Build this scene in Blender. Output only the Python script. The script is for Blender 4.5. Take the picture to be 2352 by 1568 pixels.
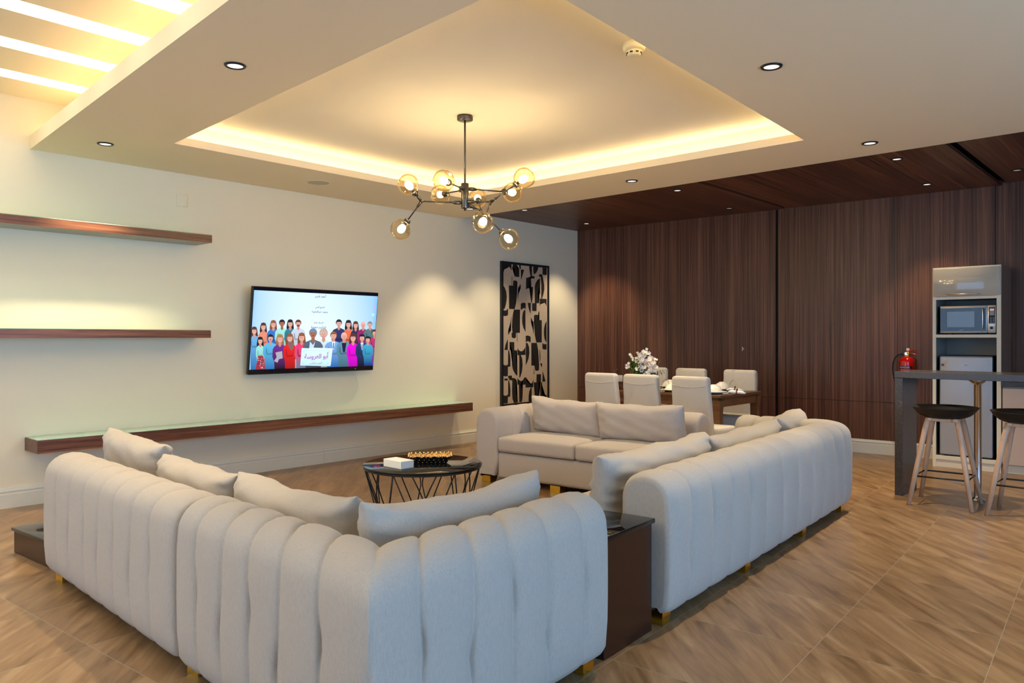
import bpy, bmesh, math, random
from mathutils import Vector, Matrix
PI = math.pi
R = math.radians
random.seed(7)
for o in list(bpy.data.objects):
    bpy.data.objects.remove(o)
SC = bpy.context.scene
COL = SC.collection

# ---------------------------------------------------------------- camera
cd = bpy.data.cameras.new('camera')
cam = bpy.data.objects.new('camera', cd)
COL.objects.link(cam)
cam.location = (0, 0, 1.30)
cam.rotation_euler = (R(90), 0, R(42 - 90))
cd.sensor_width = 36
cd.lens = 36 * 1765 / 2352
cd.shift_y = -(784 - 776) / 2352
cd.clip_start = 0.05
SC.camera = cam

# ---------------------------------------------------------------- world, exposure
w = bpy.data.worlds.new('world')
SC.world = w
w.use_nodes = True
w.node_tree.nodes['Background'].inputs[0].default_value = (0.62, 0.76, 1.0, 1)
w.node_tree.nodes['Background'].inputs[1].default_value = 0.5
SC.view_settings.view_transform = 'Standard'
SC.view_settings.look = 'None'
SC.view_settings.exposure = 0.12
SC.view_settings.gamma = 1
SC.view_settings.use_curve_mapping = False
SC.cycles.max_bounces = 12
SC.cycles.diffuse_bounces = 8
SC.cycles.glossy_bounces = 4
SC.cycles.transmission_bounces = 8
SC.cycles.transparent_max_bounces = 12
SC.cycles.sample_clamp_indirect = 4
SC.cycles.caustics_refractive = False
SC.cycles.caustics_reflective = False

# light strengths
L_CURTAIN = 4.6       # glow given to the sheer curtains in place of daylight
L_CURTAIN_SIDE = 2.4
L_COVE = 14.5
L_LIP = 4.0
L_SLOT = 5.0
L_SPOT = 138.0
L_SPOT_WALL = 80.0
L_BULB = 112.0
DAY = (0.24, 0.54, 1.0)
WARM = (1.0, 0.80, 0.52)

# ---------------------------------------------------------------- helpers
def tag(o, label=None, cat=None, group=None, kind=None):
    if label: o['label'] = label
    if cat: o['category'] = cat
    if group: o['group'] = group
    if kind: o['kind'] = kind
    return o

def thing(name, label, cat, loc=(0, 0, 0), rz=0, group=None):
    o = bpy.data.objects.new(name, None)
    o.empty_display_size = 0.05
    COL.objects.link(o)
    o.location = loc
    o.rotation_euler = (0, 0, rz)
    return tag(o, label, cat, group)

def copy_tree(o, parent=None):
    c = o.copy()
    COL.objects.link(c)
    if parent is not None:
        c.parent = parent
    for ch in [x for x in COL.objects if x.parent == o]:
        copy_tree(ch, c)
    return c

class MB:
    def __init__(s):
        s.v = []; s.f = []; s.m = []; s.sm = []
    def add(s, vs, fs, mi=0, smooth=False):
        b = len(s.v)
        s.v += [tuple(p) for p in vs]
        s.f += [tuple(b + i for i in f) for f in fs]
        s.m += [mi] * len(fs)
        s.sm += [smooth] * len(fs)
        return s
    def box(s, x0, x1, y0, y1, z0, z1, mi=0):
        return s.add([(x0,y0,z0),(x1,y0,z0),(x1,y1,z0),(x0,y1,z0),(x0,y0,z1),(x1,y0,z1),(x1,y1,z1),(x0,y1,z1)],
                     [(3,2,1,0),(4,5,6,7),(0,1,5,4),(1,2,6,5),(2,3,7,6),(3,0,4,7)], mi)
    def rbox(s, x0, x1, y0, y1, z0, z1, r=0.01, seg=3, mi=0, smooth=True):
        bm = bmesh.new()
        bmesh.ops.create_cube(bm, size=1)
        for v in bm.verts:
            v.co = Vector(((x0+x1)/2 + v.co.x*(x1-x0), (y0+y1)/2 + v.co.y*(y1-y0), (z0+z1)/2 + v.co.z*(z1-z0)))
        bmesh.ops.bevel(bm, geom=bm.edges[:], offset=r, segments=seg, profile=0.5, affect='EDGES')
        bmesh.ops.recalc_face_normals(bm, faces=bm.faces[:])
        bm.verts.index_update()
        s.add([v.co[:] for v in bm.verts], [[v.index for v in f.verts] for f in bm.faces], mi, smooth)
        bm.free()
        return s
    def prism(s, poly, z0, z1, mi=0):
        n = len(poly)
        a = sum(poly[i][0]*poly[(i+1)%n][1]-poly[(i+1)%n][0]*poly[i][1] for i in range(n))
        if a < 0: poly = poly[::-1]
        vs = [(x,y,z0) for x,y in poly] + [(x,y,z1) for x,y in poly]
        fs = [tuple(range(n-1,-1,-1)), tuple(range(n,2*n))] + [(i,(i+1)%n,n+(i+1)%n,n+i) for i in range(n)]
        return s.add(vs, fs, mi)
    def tube(s, pts, r, n=10, mi=0, cap=True, closed=False):
        pts = [Vector(p) for p in pts]
        N = len(pts)
        rs = r if isinstance(r, (list, tuple)) else [r]*N
        vs = []
        up = None
        for i, p in enumerate(pts):
            if closed:
                t = (pts[(i+1)%N] - pts[i-1]).normalized()
            else:
                t = (pts[min(i+1,N-1)] - pts[max(i-1,0)]).normalized()
            if up is None:
                up = Vector((0,0,1)) if abs(t.z) < 0.9 else Vector((1,0,0))
            a = t.cross(up)
            if a.length < 1e-5: a = t.cross(Vector((0,1,0)))
            a.normalize()
            up = a.cross(t).normalized()
            for k in range(n):
                th = 2*PI*k/n
                vs.append((p + (a*math.cos(th) + up*math.sin(th))*rs[i])[:])
        fs = []
        M = N if closed else N-1
        for i in range(M):
            j = (i+1) % N
            for k in range(n):
                fs.append((i*n+k, i*n+(k+1)%n, j*n+(k+1)%n, j*n+k))
        if cap and not closed:
            fs.append(tuple(range(n-1,-1,-1)))
            fs.append(tuple((N-1)*n+k for k in range(n)))
        return s.add(vs, fs, mi, True)
    def lathe(s, prof, n=32, c=(0,0,0), mi=0, smooth=True, caps=True):
        vs = []; fs = []
        for (r, z) in prof:
            for k in range(n):
                th = 2*PI*k/n
                vs.append((c[0]+r*math.cos(th), c[1]+r*math.sin(th), c[2]+z))
        for i in range(len(prof)-1):
            for k in range(n):
                fs.append((i*n+k, i*n+(k+1)%n, (i+1)*n+(k+1)%n, (i+1)*n+k))
        if caps and prof[0][0] > .0011 and abs(prof[0][1]-prof[1][1]) > 1e-6: fs.append(tuple(range(n-1,-1,-1)))
        if caps and prof[-1][0] > .0011 and abs(prof[-1][1]-prof[-2][1]) > 1e-6: fs.append(tuple((len(prof)-1)*n+k for k in range(n)))
        return s.add(vs, fs, mi, smooth)
    def grid(s, rows, mi=0, smooth=True, wrap=False):
        nr, nc = len(rows), len(rows[0])
        vs = [p for r in rows for p in r]
        fs = []
        for i in range(nr-1):
            for j in range(nc if wrap else nc-1):
                k = (j+1) % nc
                fs.append((i*nc+j, i*nc+k, (i+1)*nc+k, (i+1)*nc+j))
        return s.add(vs, fs, mi, smooth)
    def sphere(s, c, r, n=12, mi=0, sc=(1,1,1)):
        m = max(6, n//2+2)
        rows = []
        for i in range(m+1):
            ph = PI*i/m
            rows.append([(c[0]+sc[0]*r*math.sin(ph)*math.cos(2*PI*k/n), c[1]+sc[1]*r*math.sin(ph)*math.sin(2*PI*k/n), c[2]+sc[2]*r*math.cos(ph)) for k in range(n)])
        return s.grid(rows, mi, True, True)
    def build(s, name, mats, parent=None, org=(0,0,0), fix=False, autosmooth=None):
        me = bpy.data.meshes.new(name)
        vs = [(x-org[0], y-org[1], z-org[2]) for x,y,z in s.v]
        me.from_pydata(vs, [], s.f)
        if not isinstance(mats, (list, tuple)): mats = [mats]
        for m in mats: me.materials.append(m)
        me.polygons.foreach_set('material_index', s.m)
        me.polygons.foreach_set('use_smooth', s.sm)
        me.update()
        bm = bmesh.new(); bm.from_mesh(me)
        bmesh.ops.remove_doubles(bm, verts=bm.verts[:], dist=1e-5)
        if fix: bmesh.ops.recalc_face_normals(bm, faces=bm.faces[:])
        bm.to_mesh(me); bm.free()
        if autosmooth:
            me.set_sharp_from_angle(angle=R(autosmooth))
        o = bpy.data.objects.new(name, me)
        COL.objects.link(o)
        if parent is not None: o.parent = parent
        return o

def struct(o):
    o['kind'] = 'structure'
    return o

# ---------------------------------------------------------------- materials
def mat(name, col, rough=0.5, metal=0.0, spec=0.5, emit=None, es=0.0, coat=0.0, trans=0.0, ior=1.45):
    m = bpy.data.materials.new(name)
    m.use_nodes = True
    b = m.node_tree.nodes['Principled BSDF']
    b.inputs['Base Color'].default_value = (*col, 1)
    b.inputs['Roughness'].default_value = rough
    b.inputs['Metallic'].default_value = metal
    b.inputs['Specular IOR Level'].default_value = spec
    b.inputs['Coat Weight'].default_value = coat
    b.inputs['Transmission Weight'].default_value = trans
    b.inputs['IOR'].default_value = ior
    if emit:
        b.inputs['Emission Color'].default_value = (*emit, 1)
        b.inputs['Emission Strength'].default_value = es
    return m

def nodes(m):
    return m.node_tree.nodes, m.node_tree.links, m.node_tree.nodes['Principled BSDF']

def ramp(N, stops, interp='LINEAR'):
    r = N.new('ShaderNodeValToRGB')
    r.color_ramp.interpolation = interp
    e = r.color_ramp.elements
    while len(e) < len(stops): e.new(0.5)
    for i, (p, c) in enumerate(stops):
        e[i].position = p
        e[i].color = (*c, 1)
    return r

def paint(name, col, rough=0.7, bump=0.02):
    m = mat(name, col, rough)
    N, L, b = nodes(m)
    tc = N.new('ShaderNodeTexCoord')
    n = N.new('ShaderNodeTexNoise'); n.inputs['Scale'].default_value = 60; n.inputs['Detail'].default_value = 3
    bp = N.new('ShaderNodeBump'); bp.inputs['Strength'].default_value = bump; bp.inputs['Distance'].default_value = 0.01
    L.new(tc.outputs['Object'], n.inputs['Vector'])
    L.new(n.outputs['Fac'], bp.inputs['Height']); L.new(bp.outputs['Normal'], b.inputs['Normal'])
    return m

def fabric(name, col, col2, scale=420, bump=0.25):
    m = mat(name, col, 0.92, spec=0.15)
    N, L, b = nodes(m)
    b.inputs['Sheen Weight'].default_value = 0.1
    b.inputs['Sheen Roughness'].default_value = 0.5
    tc = N.new('ShaderNodeTexCoord')
    n1 = N.new('ShaderNodeTexNoise'); n1.inputs['Scale'].default_value = scale; n1.inputs['Detail'].default_value = 2
    mp = N.new('ShaderNodeMapping'); mp.inputs['Scale'].default_value = (1, 1, 0.25)
    n2 = N.new('ShaderNodeTexNoise'); n2.inputs['Scale'].default_value = scale*0.5; n2.inputs['Detail'].default_value = 3
    mx = N.new('ShaderNodeMath'); mx.operation = 'ADD'
    L.new(tc.outputs['Object'], n1.inputs['Vector']); L.new(tc.outputs['Object'], mp.inputs['Vector']); L.new(mp.outputs[0], n2.inputs['Vector'])
    L.new(n1.outputs['Fac'], mx.inputs[0]); L.new(n2.outputs['Fac'], mx.inputs[1])
    rp = ramp(N, [(0.38, col2), (0.62, col)])
    hf = N.new('ShaderNodeMath'); hf.operation = 'MULTIPLY'; hf.inputs[1].default_value = 0.5
    L.new(mx.outputs[0], hf.inputs[0]); L.new(hf.outputs[0], rp.inputs[0]); L.new(rp.outputs[0], b.inputs['Base Color'])
    bp = N.new('ShaderNodeBump'); bp.inputs['Strength'].default_value = bump; bp.inputs['Distance'].default_value = 0.002
    n3 = N.new('ShaderNodeTexNoise'); n3.inputs['Scale'].default_value = 14; n3.inputs['Detail'].default_value = 3
    bp2 = N.new('ShaderNodeBump'); bp2.inputs['Strength'].default_value = 0.12; bp2.inputs['Distance'].default_value = 0.012
    L.new(tc.outputs['Object'], n3.inputs['Vector']); L.new(n3.outputs['Fac'], bp2.inputs['Height'])
    L.new(hf.outputs[0], bp.inputs['Height']); L.new(bp2.outputs['Normal'], bp.inputs['Normal']); L.new(bp.outputs['Normal'], b.inputs['Normal'])
    return m

def wood(name, axis, stops, across=46, along=0.8, rough=0.35, spec=0.5, streak=0.0):
    """grain runs along `axis` (0,1,2) of the object's own coordinates"""
    m = mat(name, stops[0][1], rough, spec=spec)
    N, L, b = nodes(m)
    tc = N.new('ShaderNodeTexCoord')
    mp = N.new('ShaderNodeMapping')
    sc = [across]*3; sc[axis] = along
    mp.inputs['Scale'].default_value = sc
    n = N.new('ShaderNodeTexNoise'); n.inputs['Scale'].default_value = 1; n.inputs['Detail'].default_value = 5; n.inputs['Roughness'].default_value = 0.7
    mp2 = N.new('ShaderNodeMapping')
    sc2 = [across*0.16]*3; sc2[axis] = along*0.35
    mp2.inputs['Scale'].default_value = sc2
    n2 = N.new('ShaderNodeTexNoise'); n2.inputs['Scale'].default_value = 1; n2.inputs['Detail'].default_value = 2
    L.new(tc.outputs['Object'], mp.inputs[0]); L.new(mp.outputs[0], n.inputs['Vector'])
    L.new(tc.outputs['Object'], mp2.inputs[0]); L.new(mp2.outputs[0], n2.inputs['Vector'])
    a = N.new('ShaderNodeMath'); a.operation = 'MULTIPLY'; a.inputs[1].default_value = 0.72
    c = N.new('ShaderNodeMath'); c.operation = 'MULTIPLY_ADD'; c.inputs[1].default_value = 0.28
    L.new(n.outputs['Fac'], a.inputs[0]); L.new(n2.outputs['Fac'], c.inputs[0]); L.new(a.outputs[0], c.inputs[2])
    rp = ramp(N, stops)
    L.new(c.outputs[0], rp.inputs[0])
    out = rp.outputs[0]
    if streak:
        mp3 = N.new('ShaderNodeMapping')
        sc3 = [across*1.1]*3; sc3[axis] = along*1.5
        mp3.inputs['Scale'].default_value = sc3; mp3.inputs['Location'].default_value = (7.3, 2.1, 5.7)
        n3 = N.new('ShaderNodeTexNoise'); n3.inputs['Scale'].default_value = 1; n3.inputs['Detail'].default_value = 1
        L.new(tc.outputs['Object'], mp3.inputs[0]); L.new(mp3.outputs[0], n3.inputs['Vector'])
        r3 = ramp(N, [(0.70, (0,0,0)), (0.76, (1,1,1))])
        L.new(n3.outputs['Fac'], r3.inputs[0])
        mx = N.new('ShaderNodeMix'); mx.data_type = 'RGBA'; mx.blend_type = 'MIX'
        sm = N.new('ShaderNodeMath'); sm.operation = 'MULTIPLY'; sm.inputs[1].default_value = streak
        L.new(r3.outputs[0], sm.inputs[0]); L.new(sm.outputs[0], mx.inputs[0])
        L.new(out, mx.inputs[6]); mx.inputs[7].default_value = (0.42, 0.24, 0.13, 1)
        out = mx.outputs[2]
    L.new(out, b.inputs['Base Color'])
    return m

def floor_mat():
    m = mat('sandstone_tile', (0.4, 0.27, 0.16), 0.28)
    N, L, b = nodes(m)
    def math_(op, a, bb=None, v=None):
        n = N.new('ShaderNodeMath'); n.operation = op
        if hasattr(a, 'links') or hasattr(a, 'is_linked'): L.new(a, n.inputs[0])
        else: n.inputs[0].default_value = a
        if bb is not None:
            if hasattr(bb, 'is_linked'): L.new(bb, n.inputs[1])
            else: n.inputs[1].default_value = bb
        return n.outputs[0]
    tc = N.new('ShaderNodeTexCoord')
    mp = N.new('ShaderNodeMapping'); mp.vector_type = 'POINT'
    mp.inputs['Rotation'].default_value = (0, 0, R(-4))
    mp.inputs['Location'].default_value = (-3.319 + 0.62*10, -0.987 + 0.605*10, 0)
    L.new(tc.outputs['Object'], mp.inputs[0])
    sp = N.new('ShaderNodeSeparateXYZ'); L.new(mp.outputs[0], sp.inputs[0])
    tx = math_('DIVIDE', sp.outputs[0], 0.62); ty = math_('DIVIDE', sp.outputs[1], 0.605)
    fx = math_('FRACT', tx); fy = math_('FRACT', ty)
    ex = math_('ABSOLUTE', math_('SUBTRACT', fx, 0.5)); ey = math_('ABSOLUTE', math_('SUBTRACT', fy, 0.5))
    gx = math_('GREATER_THAN', ex, 0.5-0.0028); gy = math_('GREATER_THAN', ey, 0.5-0.0022)
    g = math_('MAXIMUM', math_('MULTIPLY', gx, 0.7), gy)
    ix = math_('FLOOR', tx); iy = math_('FLOOR', ty)
    cid = N.new('ShaderNodeCombineXYZ'); L.new(ix, cid.inputs[0]); L.new(iy, cid.inputs[1])
    wn = N.new('ShaderNodeTexWhiteNoise'); wn.noise_dimensions = '3D'; L.new(cid.outputs[0], wn.inputs['Vector'])
    vm = N.new('ShaderNodeVectorMath'); vm.operation = 'SCALE'; vm.inputs['Scale'].default_value = 9.0
    L.new(wn.outputs['Color'], vm.inputs[0])
    add = N.new('ShaderNodeVectorMath'); add.operation = 'ADD'
    L.new(mp.outputs[0], add.inputs[0]); L.new(vm.outputs[0], add.inputs[1])
    mp2 = N.new('ShaderNodeMapping'); mp2.inputs['Rotation'].default_value = (0, 0, R(-42)); 
    L.new(add.outputs[0], mp2.inputs[0])
    mp2b = N.new('ShaderNodeMapping'); mp2b.inputs['Scale'].default_value = (1.2, 9.0, 1)
    L.new(mp2.outputs[0], mp2b.inputs[0])
    n = N.new('ShaderNodeTexNoise'); n.inputs['Scale'].default_value = 1.6; n.inputs['Detail'].default_value = 8; n.inputs['Roughness'].default_value = 0.62; n.inputs['Distortion'].default_value = 0.6
    L.new(mp2b.outputs[0], n.inputs['Vector'])
    rp = ramp(N, [(0.30, (0.145, 0.080, 0.037)), (0.45, (0.240, 0.141, 0.068)), (0.55, (0.290, 0.175, 0.088)), (0.68, (0.37, 0.24, 0.130))])
    L.new(n.outputs['Fac'], rp.inputs[0])
    mx = N.new('ShaderNodeMix'); mx.data_type = 'RGBA'
    L.new(g, mx.inputs[0]); L.new(rp.outputs[0], mx.inputs[6]); mx.inputs[7].default_value = (0.36, 0.29, 0.21, 1)
    L.new(mx.outputs[2], b.inputs['Base Color'])
    rr = N.new('ShaderNodeMath'); rr.operation = 'MULTIPLY_ADD'; rr.inputs[1].default_value = 0.15; rr.inputs[2].default_value = 0.24
    L.new(n.outputs['Fac'], rr.inputs[0]); L.new(rr.outputs[0], b.inputs['Roughness'])
    bp = N.new('ShaderNodeBump'); bp.inputs['Strength'].default_value = 0.3; bp.inputs['Distance'].default_value = 0.001; bp.invert = True
    L.new(g, bp.inputs['Height']); L.new(bp.outputs['Normal'], b.inputs['Normal'])
    return m

def speckle(name, c1, c2, scale=260):
    m = mat(name, c1, 0.22)
    N, L, b = nodes(m)
    tc = N.new('ShaderNodeTexCoord')
    n = N.new('ShaderNodeTexNoise'); n.inputs['Scale'].default_value = scale; n.inputs['Detail'].default_value = 1
    L.new(tc.outputs['Object'], n.inputs['Vector'])
    rp = ramp(N, [(0.66, c1), (0.74, c2)])
    L.new(n.outputs['Fac'], rp.inputs[0]); L.new(rp.outputs[0], b.inputs['Base Color'])
    return m

def thin_glass(name, tint, blend):
    m = bpy.data.materials.new(name); m.use_nodes = True
    N = m.node_tree.nodes; L = m.node_tree.links
    N.remove(N['Principled BSDF'])
    t_ = N.new('ShaderNodeBsdfTransparent'); t_.inputs[0].default_value = (*tint, 1)
    g = N.new('ShaderNodeBsdfGlossy'); g.inputs['Roughness'].default_value = 0.02; g.inputs[0].default_value = (1, .95, .85, 1)
    lw = N.new('ShaderNodeLayerWeight'); lw.inputs['Blend'].default_value = blend
    mx = N.new('ShaderNodeMixShader')
    sc_ = N.new('ShaderNodeMath'); sc_.operation = 'MULTIPLY'; sc_.inputs[1].default_value = 0.45
    L.new(lw.outputs['Fresnel'], sc_.inputs[0]); L.new(sc_.outputs[0], mx.inputs[0]); L.new(t_.outputs[0], mx.inputs[1]); L.new(g.outputs[0], mx.inputs[2])
    L.new(mx.outputs[0], N['Material Output'].inputs[0])
    return m

def emis(name, col, s, base=(0.8, 0.8, 0.8)):
    m = mat(name, base, 0.6, emit=col, es=s)
    return m

M = {}
M['wall'] = paint('cream_wall_paint', (0.91, 0.84, 0.64))
M['ceil'] = paint('ceiling_paint', (0.93, 0.79, 0.55))
M['ceil_hi'] = paint('tray_ceiling_paint', (0.82, 0.74, 0.62))
M['base'] = mat('white_skirting_paint', (0.78, 0.77, 0.68), 0.4)
M['floor'] = floor_mat()
WST = [(0.30, (0.016, 0.006, 0.004)), (0.42, (0.072, 0.027, 0.016)), (0.52, (0.145, 0.057, 0.034)), (0.66, (0.26, 0.12, 0.072))]
M['wood_wall'] = wood('dark_zebrano_panel', 2, WST, 60, 0.55, 0.38, streak=0.35)
M['wood_ceil'] = wood('dark_wood_ceiling_board', 0, [(0.32, (0.012, 0.004, 0.002)), (0.45, (0.075, 0.026, 0.013)), (0.56, (0.15, 0.055, 0.028)), (0.68, (0.27, 0.115, 0.060))], 34, 0.5, 0.40, streak=0.4)
M['shelf_wood'] = wood('walnut_shelf', 0, [(0.30, (0.022, 0.008, 0.005)), (0.44, (0.095, 0.035, 0.02)), (0.55, (0.20, 0.08, 0.042)), (0.68, (0.33, 0.15, 0.08))], 70, 1.3, 0.35)
M['shelf_under'] = mat('grey_shelf_underside', (0.35, 0.34, 0.32), 0.5)
M['black_gap'] = mat('black_recess', (0.004, 0.003, 0.003), 0.8)
M['fabric'] = fabric('linen_upholstery', (0.46, 0.41, 0.355), (0.40, 0.355, 0.305))
M['fabric2'] = fabric('grey_linen_upholstery', (0.52, 0.47, 0.435), (0.46, 0.415, 0.385))
M['cover'] = fabric('beige_chair_cover', (0.58, 0.53, 0.46), (0.53, 0.48, 0.42), 300)
M['gold'] = mat('brass', (0.95, 0.62, 0.08), 0.22, metal=1.0)
M['black'] = mat('black_metal', (0.012, 0.012, 0.014), 0.35)
M['black_plastic'] = mat('black_plastic', (0.008, 0.008, 0.010), 0.35)
M['matt_black'] = mat('matt_black_seat', (0.006, 0.005, 0.005), 0.5)
M['black_glass'] = mat('smoked_black_glass', (0.006, 0.007, 0.008), 0.02, spec=0.6)
M['brown_gloss'] = mat('brown_lacquer', (0.035, 0.011, 0.006), 0.22)
M['green_glass'] = mat('green_edge_glass', (0.40, 0.62, 0.50), 0.05, spec=0.8)
M['art_bg'] = mat('tan_canvas', (0.60, 0.47, 0.33), 0.8)
M['art_black'] = mat('black_ink', (0.014, 0.011, 0.009), 0.7)
M['glass_amber'] = thin_glass('amber_glass', (0.99, 0.95, 0.86), 0.16)
M['glass'] = thin_glass('clear_glass', (0.97, 0.98, 0.98), 0.2)
M['gunmetal'] = mat('gunmetal', (0.10, 0.09, 0.075), 0.32, metal=0.9)
M['handle'] = mat('satin_copper_handle', (0.62, 0.47, 0.40), 0.4, metal=0.8)
M['chrome'] = mat('chrome', (0.75, 0.75, 0.76), 0.12, metal=1.0)
M['steel'] = mat('brushed_steel', (0.62, 0.62, 0.62), 0.32, metal=1.0)
M['stone'] = speckle('speckled_dark_quartz', (0.055, 0.048, 0.046), (0.28, 0.25, 0.23))
M['cab_edge'] = mat('pale_cabinet_edge', (0.80, 0.72, 0.56), 0.5)
M['cab_gloss'] = mat('gloss_taupe_door', (0.50, 0.44, 0.35), 0.10, coat=0.6)
M['cab_in'] = mat('grey_cabinet_interior', (0.30, 0.29, 0.27), 0.45)
M['cab_side'] = wood('brown_cabinet_side', 2, [(0.3, (0.22, 0.12, 0.085)), (0.7, (0.30, 0.17, 0.12))], 40, 1, 0.45)
M['cab_low'] = mat('beige_cabinet_front', (0.62, 0.48, 0.39), 0.35)
M['fridge'] = mat('silver_grey_enamel', (0.40, 0.42, 0.47), 0.30, metal=0.2)
M['fridge_dark'] = mat('dark_grey_enamel', (0.02, 0.022, 0.025), 0.4)
M['white'] = mat('white_gloss', (0.85, 0.84, 0.80), 0.3)
M['porcelain'] = mat('cream_porcelain', (0.84, 0.78, 0.68), 0.12, coat=0.5)
M['paper'] = mat('white_card', (0.86, 0.86, 0.84), 0.6)
M['table_wood'] = wood('brown_table_wood', 1, [(0.3, (0.085, 0.034, 0.012)), (0.7, (0.17, 0.075, 0.028))], 30, 1.2, 0.3)
M['leg_wood'] = wood('pale_beech', 2, [(0.3, (0.50, 0.31, 0.20)), (0.7, (0.62, 0.41, 0.28))], 50, 1.5, 0.45)
M['red'] = mat('red_enamel', (0.62, 0.005, 0.008), 0.18, coat=0.5)
M['rubber'] = mat('black_rubber', (0.008, 0.008, 0.009), 0.5)
M['navy'] = mat('navy_label', (0.006, 0.01, 0.035), 0.5)
M['label_text'] = mat('pale_blue_ink', (0.45, 0.72, 0.80), 0.5)
M['label_pale'] = mat('pale_pink_ink', (0.75, 0.35, 0.35), 0.5)
M['yellow'] = mat('yellow_plastic', (0.85, 0.60, 0.04), 0.4)
M['leaf'] = mat('green_leaf', (0.10, 0.16, 0.02), 0.5)
M['leaf2'] = mat('blue_green_leaf', (0.07, 0.15, 0.12), 0.5)
M['petal'] = mat('white_petal', (0.84, 0.76, 0.68), 0.6)
M['vase'] = mat('teal_ceramic_vase', (0.03, 0.10, 0.14), 0.2, coat=0.5)
M['gold_leafed'] = mat('pale_gold', (0.85, 0.58, 0.26), 0.18, metal=1.0)
M['napkin'] = mat('white_napkin', (0.82, 0.82, 0.84), 0.8)
M['bronze'] = mat('bronze_ring', (0.20, 0.09, 0.05), 0.3, metal=0.8)
M['grille'] = mat('beige_grille', (0.60, 0.50, 0.36), 0.6)
M['detector'] = mat('ivory_plastic', (0.84, 0.78, 0.58), 0.4)
M['screen_off'] = mat('black_display_glass', (0.004, 0.004, 0.012), 0.15)
M['lens'] = emis('lit_lens', (1.0, 0.95, 0.86), 1.4)
M['lens_dim'] = emis('dim_lens', (1.0, 0.85, 0.75), 0.25)
M['bulb'] = emis('glowing_filament', (1.0, 0.80, 0.48), L_BULB)
M['cove'] = emis('yellow_led', (1.0, 0.90, 0.55), L_COVE)
M['lip'] = emis('warm_led', (1.0, 0.85, 0.55), L_LIP)
M['slot'] = emis('lit_diffuser', (1.0, 0.95, 0.82), L_SLOT)
M['curtain'] = emis('glowing_sheer_curtain', DAY, L_CURTAIN)
M['curtain_side'] = emis('glowing_side_curtain', DAY, L_CURTAIN_SIDE)
M['digits'] = emis('red_led_digits', (1.0, 0.12, 0.10), 2.0)
M['tan'] = mat('tan_sticker', (0.55, 0.42, 0.25), 0.6)
# ================================================================ SETTING
S4 = R(4)
def loc4(x, y, z=0):          # the sofas and the floor tiles stand 4 degrees off the walls
    return (x*math.cos(S4) - y*math.sin(S4), x*math.sin(S4) + y*math.cos(S4), z)

XL, YN, XR, YW = -3.2, -3.0, 9.6, 6.8
struct(MB().box(XL-.2, XR+.3, YN-.2, YW+.2, -0.1, 0).build('floor', M['floor']))
struct(MB().box(XL-.2, XR+.3, YW, YW+.15, 0, 3.5).build('wall_left', M['wall']))
# rear walls with their windows
def wall_with_window(name, horiz, fixed, a0, a1, w0, w1, z0, z1, thick):
    b = MB()
    def bx(p, q, c, d):
        if horiz: b.box(p, q, min(fixed, fixed+thick), max(fixed, fixed+thick), c, d)
        else: b.box(min(fixed, fixed+thick), max(fixed, fixed+thick), p, q, c, d)
    bx(a0, w0, 0, 3.5); bx(w1, a1, 0, 3.5); bx(w0, w1, 0, z0); bx(w0, w1, z1, 3.5)
    return struct(b.build(name, M['wall']))
wall_with_window('wall_near', True, YN, XL, XR, -1.6, 5.6, 0.12, 2.55, -0.15)
wall_with_window('wall_rear', False, XL, YN, YW, 1.4, 5.6, 0.12, 2.45, -0.15)

def window(name, horiz, fixed, w0, w1, z0, z1, n, m):
    root = bpy.data.objects.new(name, None); COL.objects.link(root); struct(root)
    fb = MB()
    step = (w1-w0)/n
    for i in range(n+1):
        p = w0 + i*step
        if horiz: fb.box(max(w0,p-.03), min(w1,p+.03), fixed-.10, fixed-.05, z0, z1)
        else: fb.box(fixed-.10, fixed-.05, max(w0,p-.03), min(w1,p+.03), z0, z1)
    for zz in (z0, z1-.05):
        if horiz: fb.box(w0, w1, fixed-.10, fixed-.05, zz, zz+.05)
        else: fb.box(fixed-.10, fixed-.05, w0, w1, zz, zz+.05)
    fb.build('window_frame', M['black'], root)
    # sheer curtain, wavy; its own emission stands in for daylight
    N = int((w1-w0)*40)
    rows = []
    for k in (0, 1):
        zz = z0+.01 if k == 0 else z1-.01
        r = []
        for i in range(N+1):
            p = w0 + .01 + (w1-w0-.02)*i/N
            d = fixed - .02 + .012*math.sin(i*1.25)
            r.append((p, d, zz) if horiz else (d, p, zz))
        rows.append(r)
    MB().grid(rows).build('sheer_curtain', m, root)
window('window_1', True, YN, -1.6, 5.6, .12, 2.55, 5, M['curtain'])
window('window_2', False, XL, 1.4, 5.6, .12, 2.45, 3, M['curtain_side'])

# right wall: dark veneer panels, slightly out of square with the left wall
WR = struct(bpy.data.objects.new('wall_right', None))
COL.objects.link(WR)
ang = math.atan2(-1, 0.042)
WR.location = (8.98, 6.8, 0); WR.rotation_euler = (0, 0, ang)
b = MB(); b.box(-.2, 10.2, .03, .15, 0, 3.5); b.build('backing', M['black_gap'], WR)
def wpt(s_, d_=0.0, z_=0.0):     # world point from distance along the right wall, depth in front of it
    v = Matrix.Rotation(ang, 3, 'Z') @ Vector((s_, -d_, 0))
    return (8.98+v.x, 6.8+v.y, z_)
splits = [0, 0.98, 1.95, 2.925, 2.955, 3.62, 4.285, 4.735, 5.21, 7.4, 10.1]
b = MB()
for i in range(len(splits)-1):
    a0, a1 = splits[i], splits[i+1]
    if a1-a0 < .05: continue
    d = .0 if a0 < 5.2 else .02
    g = .0015
    b.box(a0+g, a1-g, d, .03, .583, 3.3)
lows = [0, .27, .9, 1.6, 2.3, 2.925, 2.955, 3.5, 4.285, 5.21, 7.4, 10.1]
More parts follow.
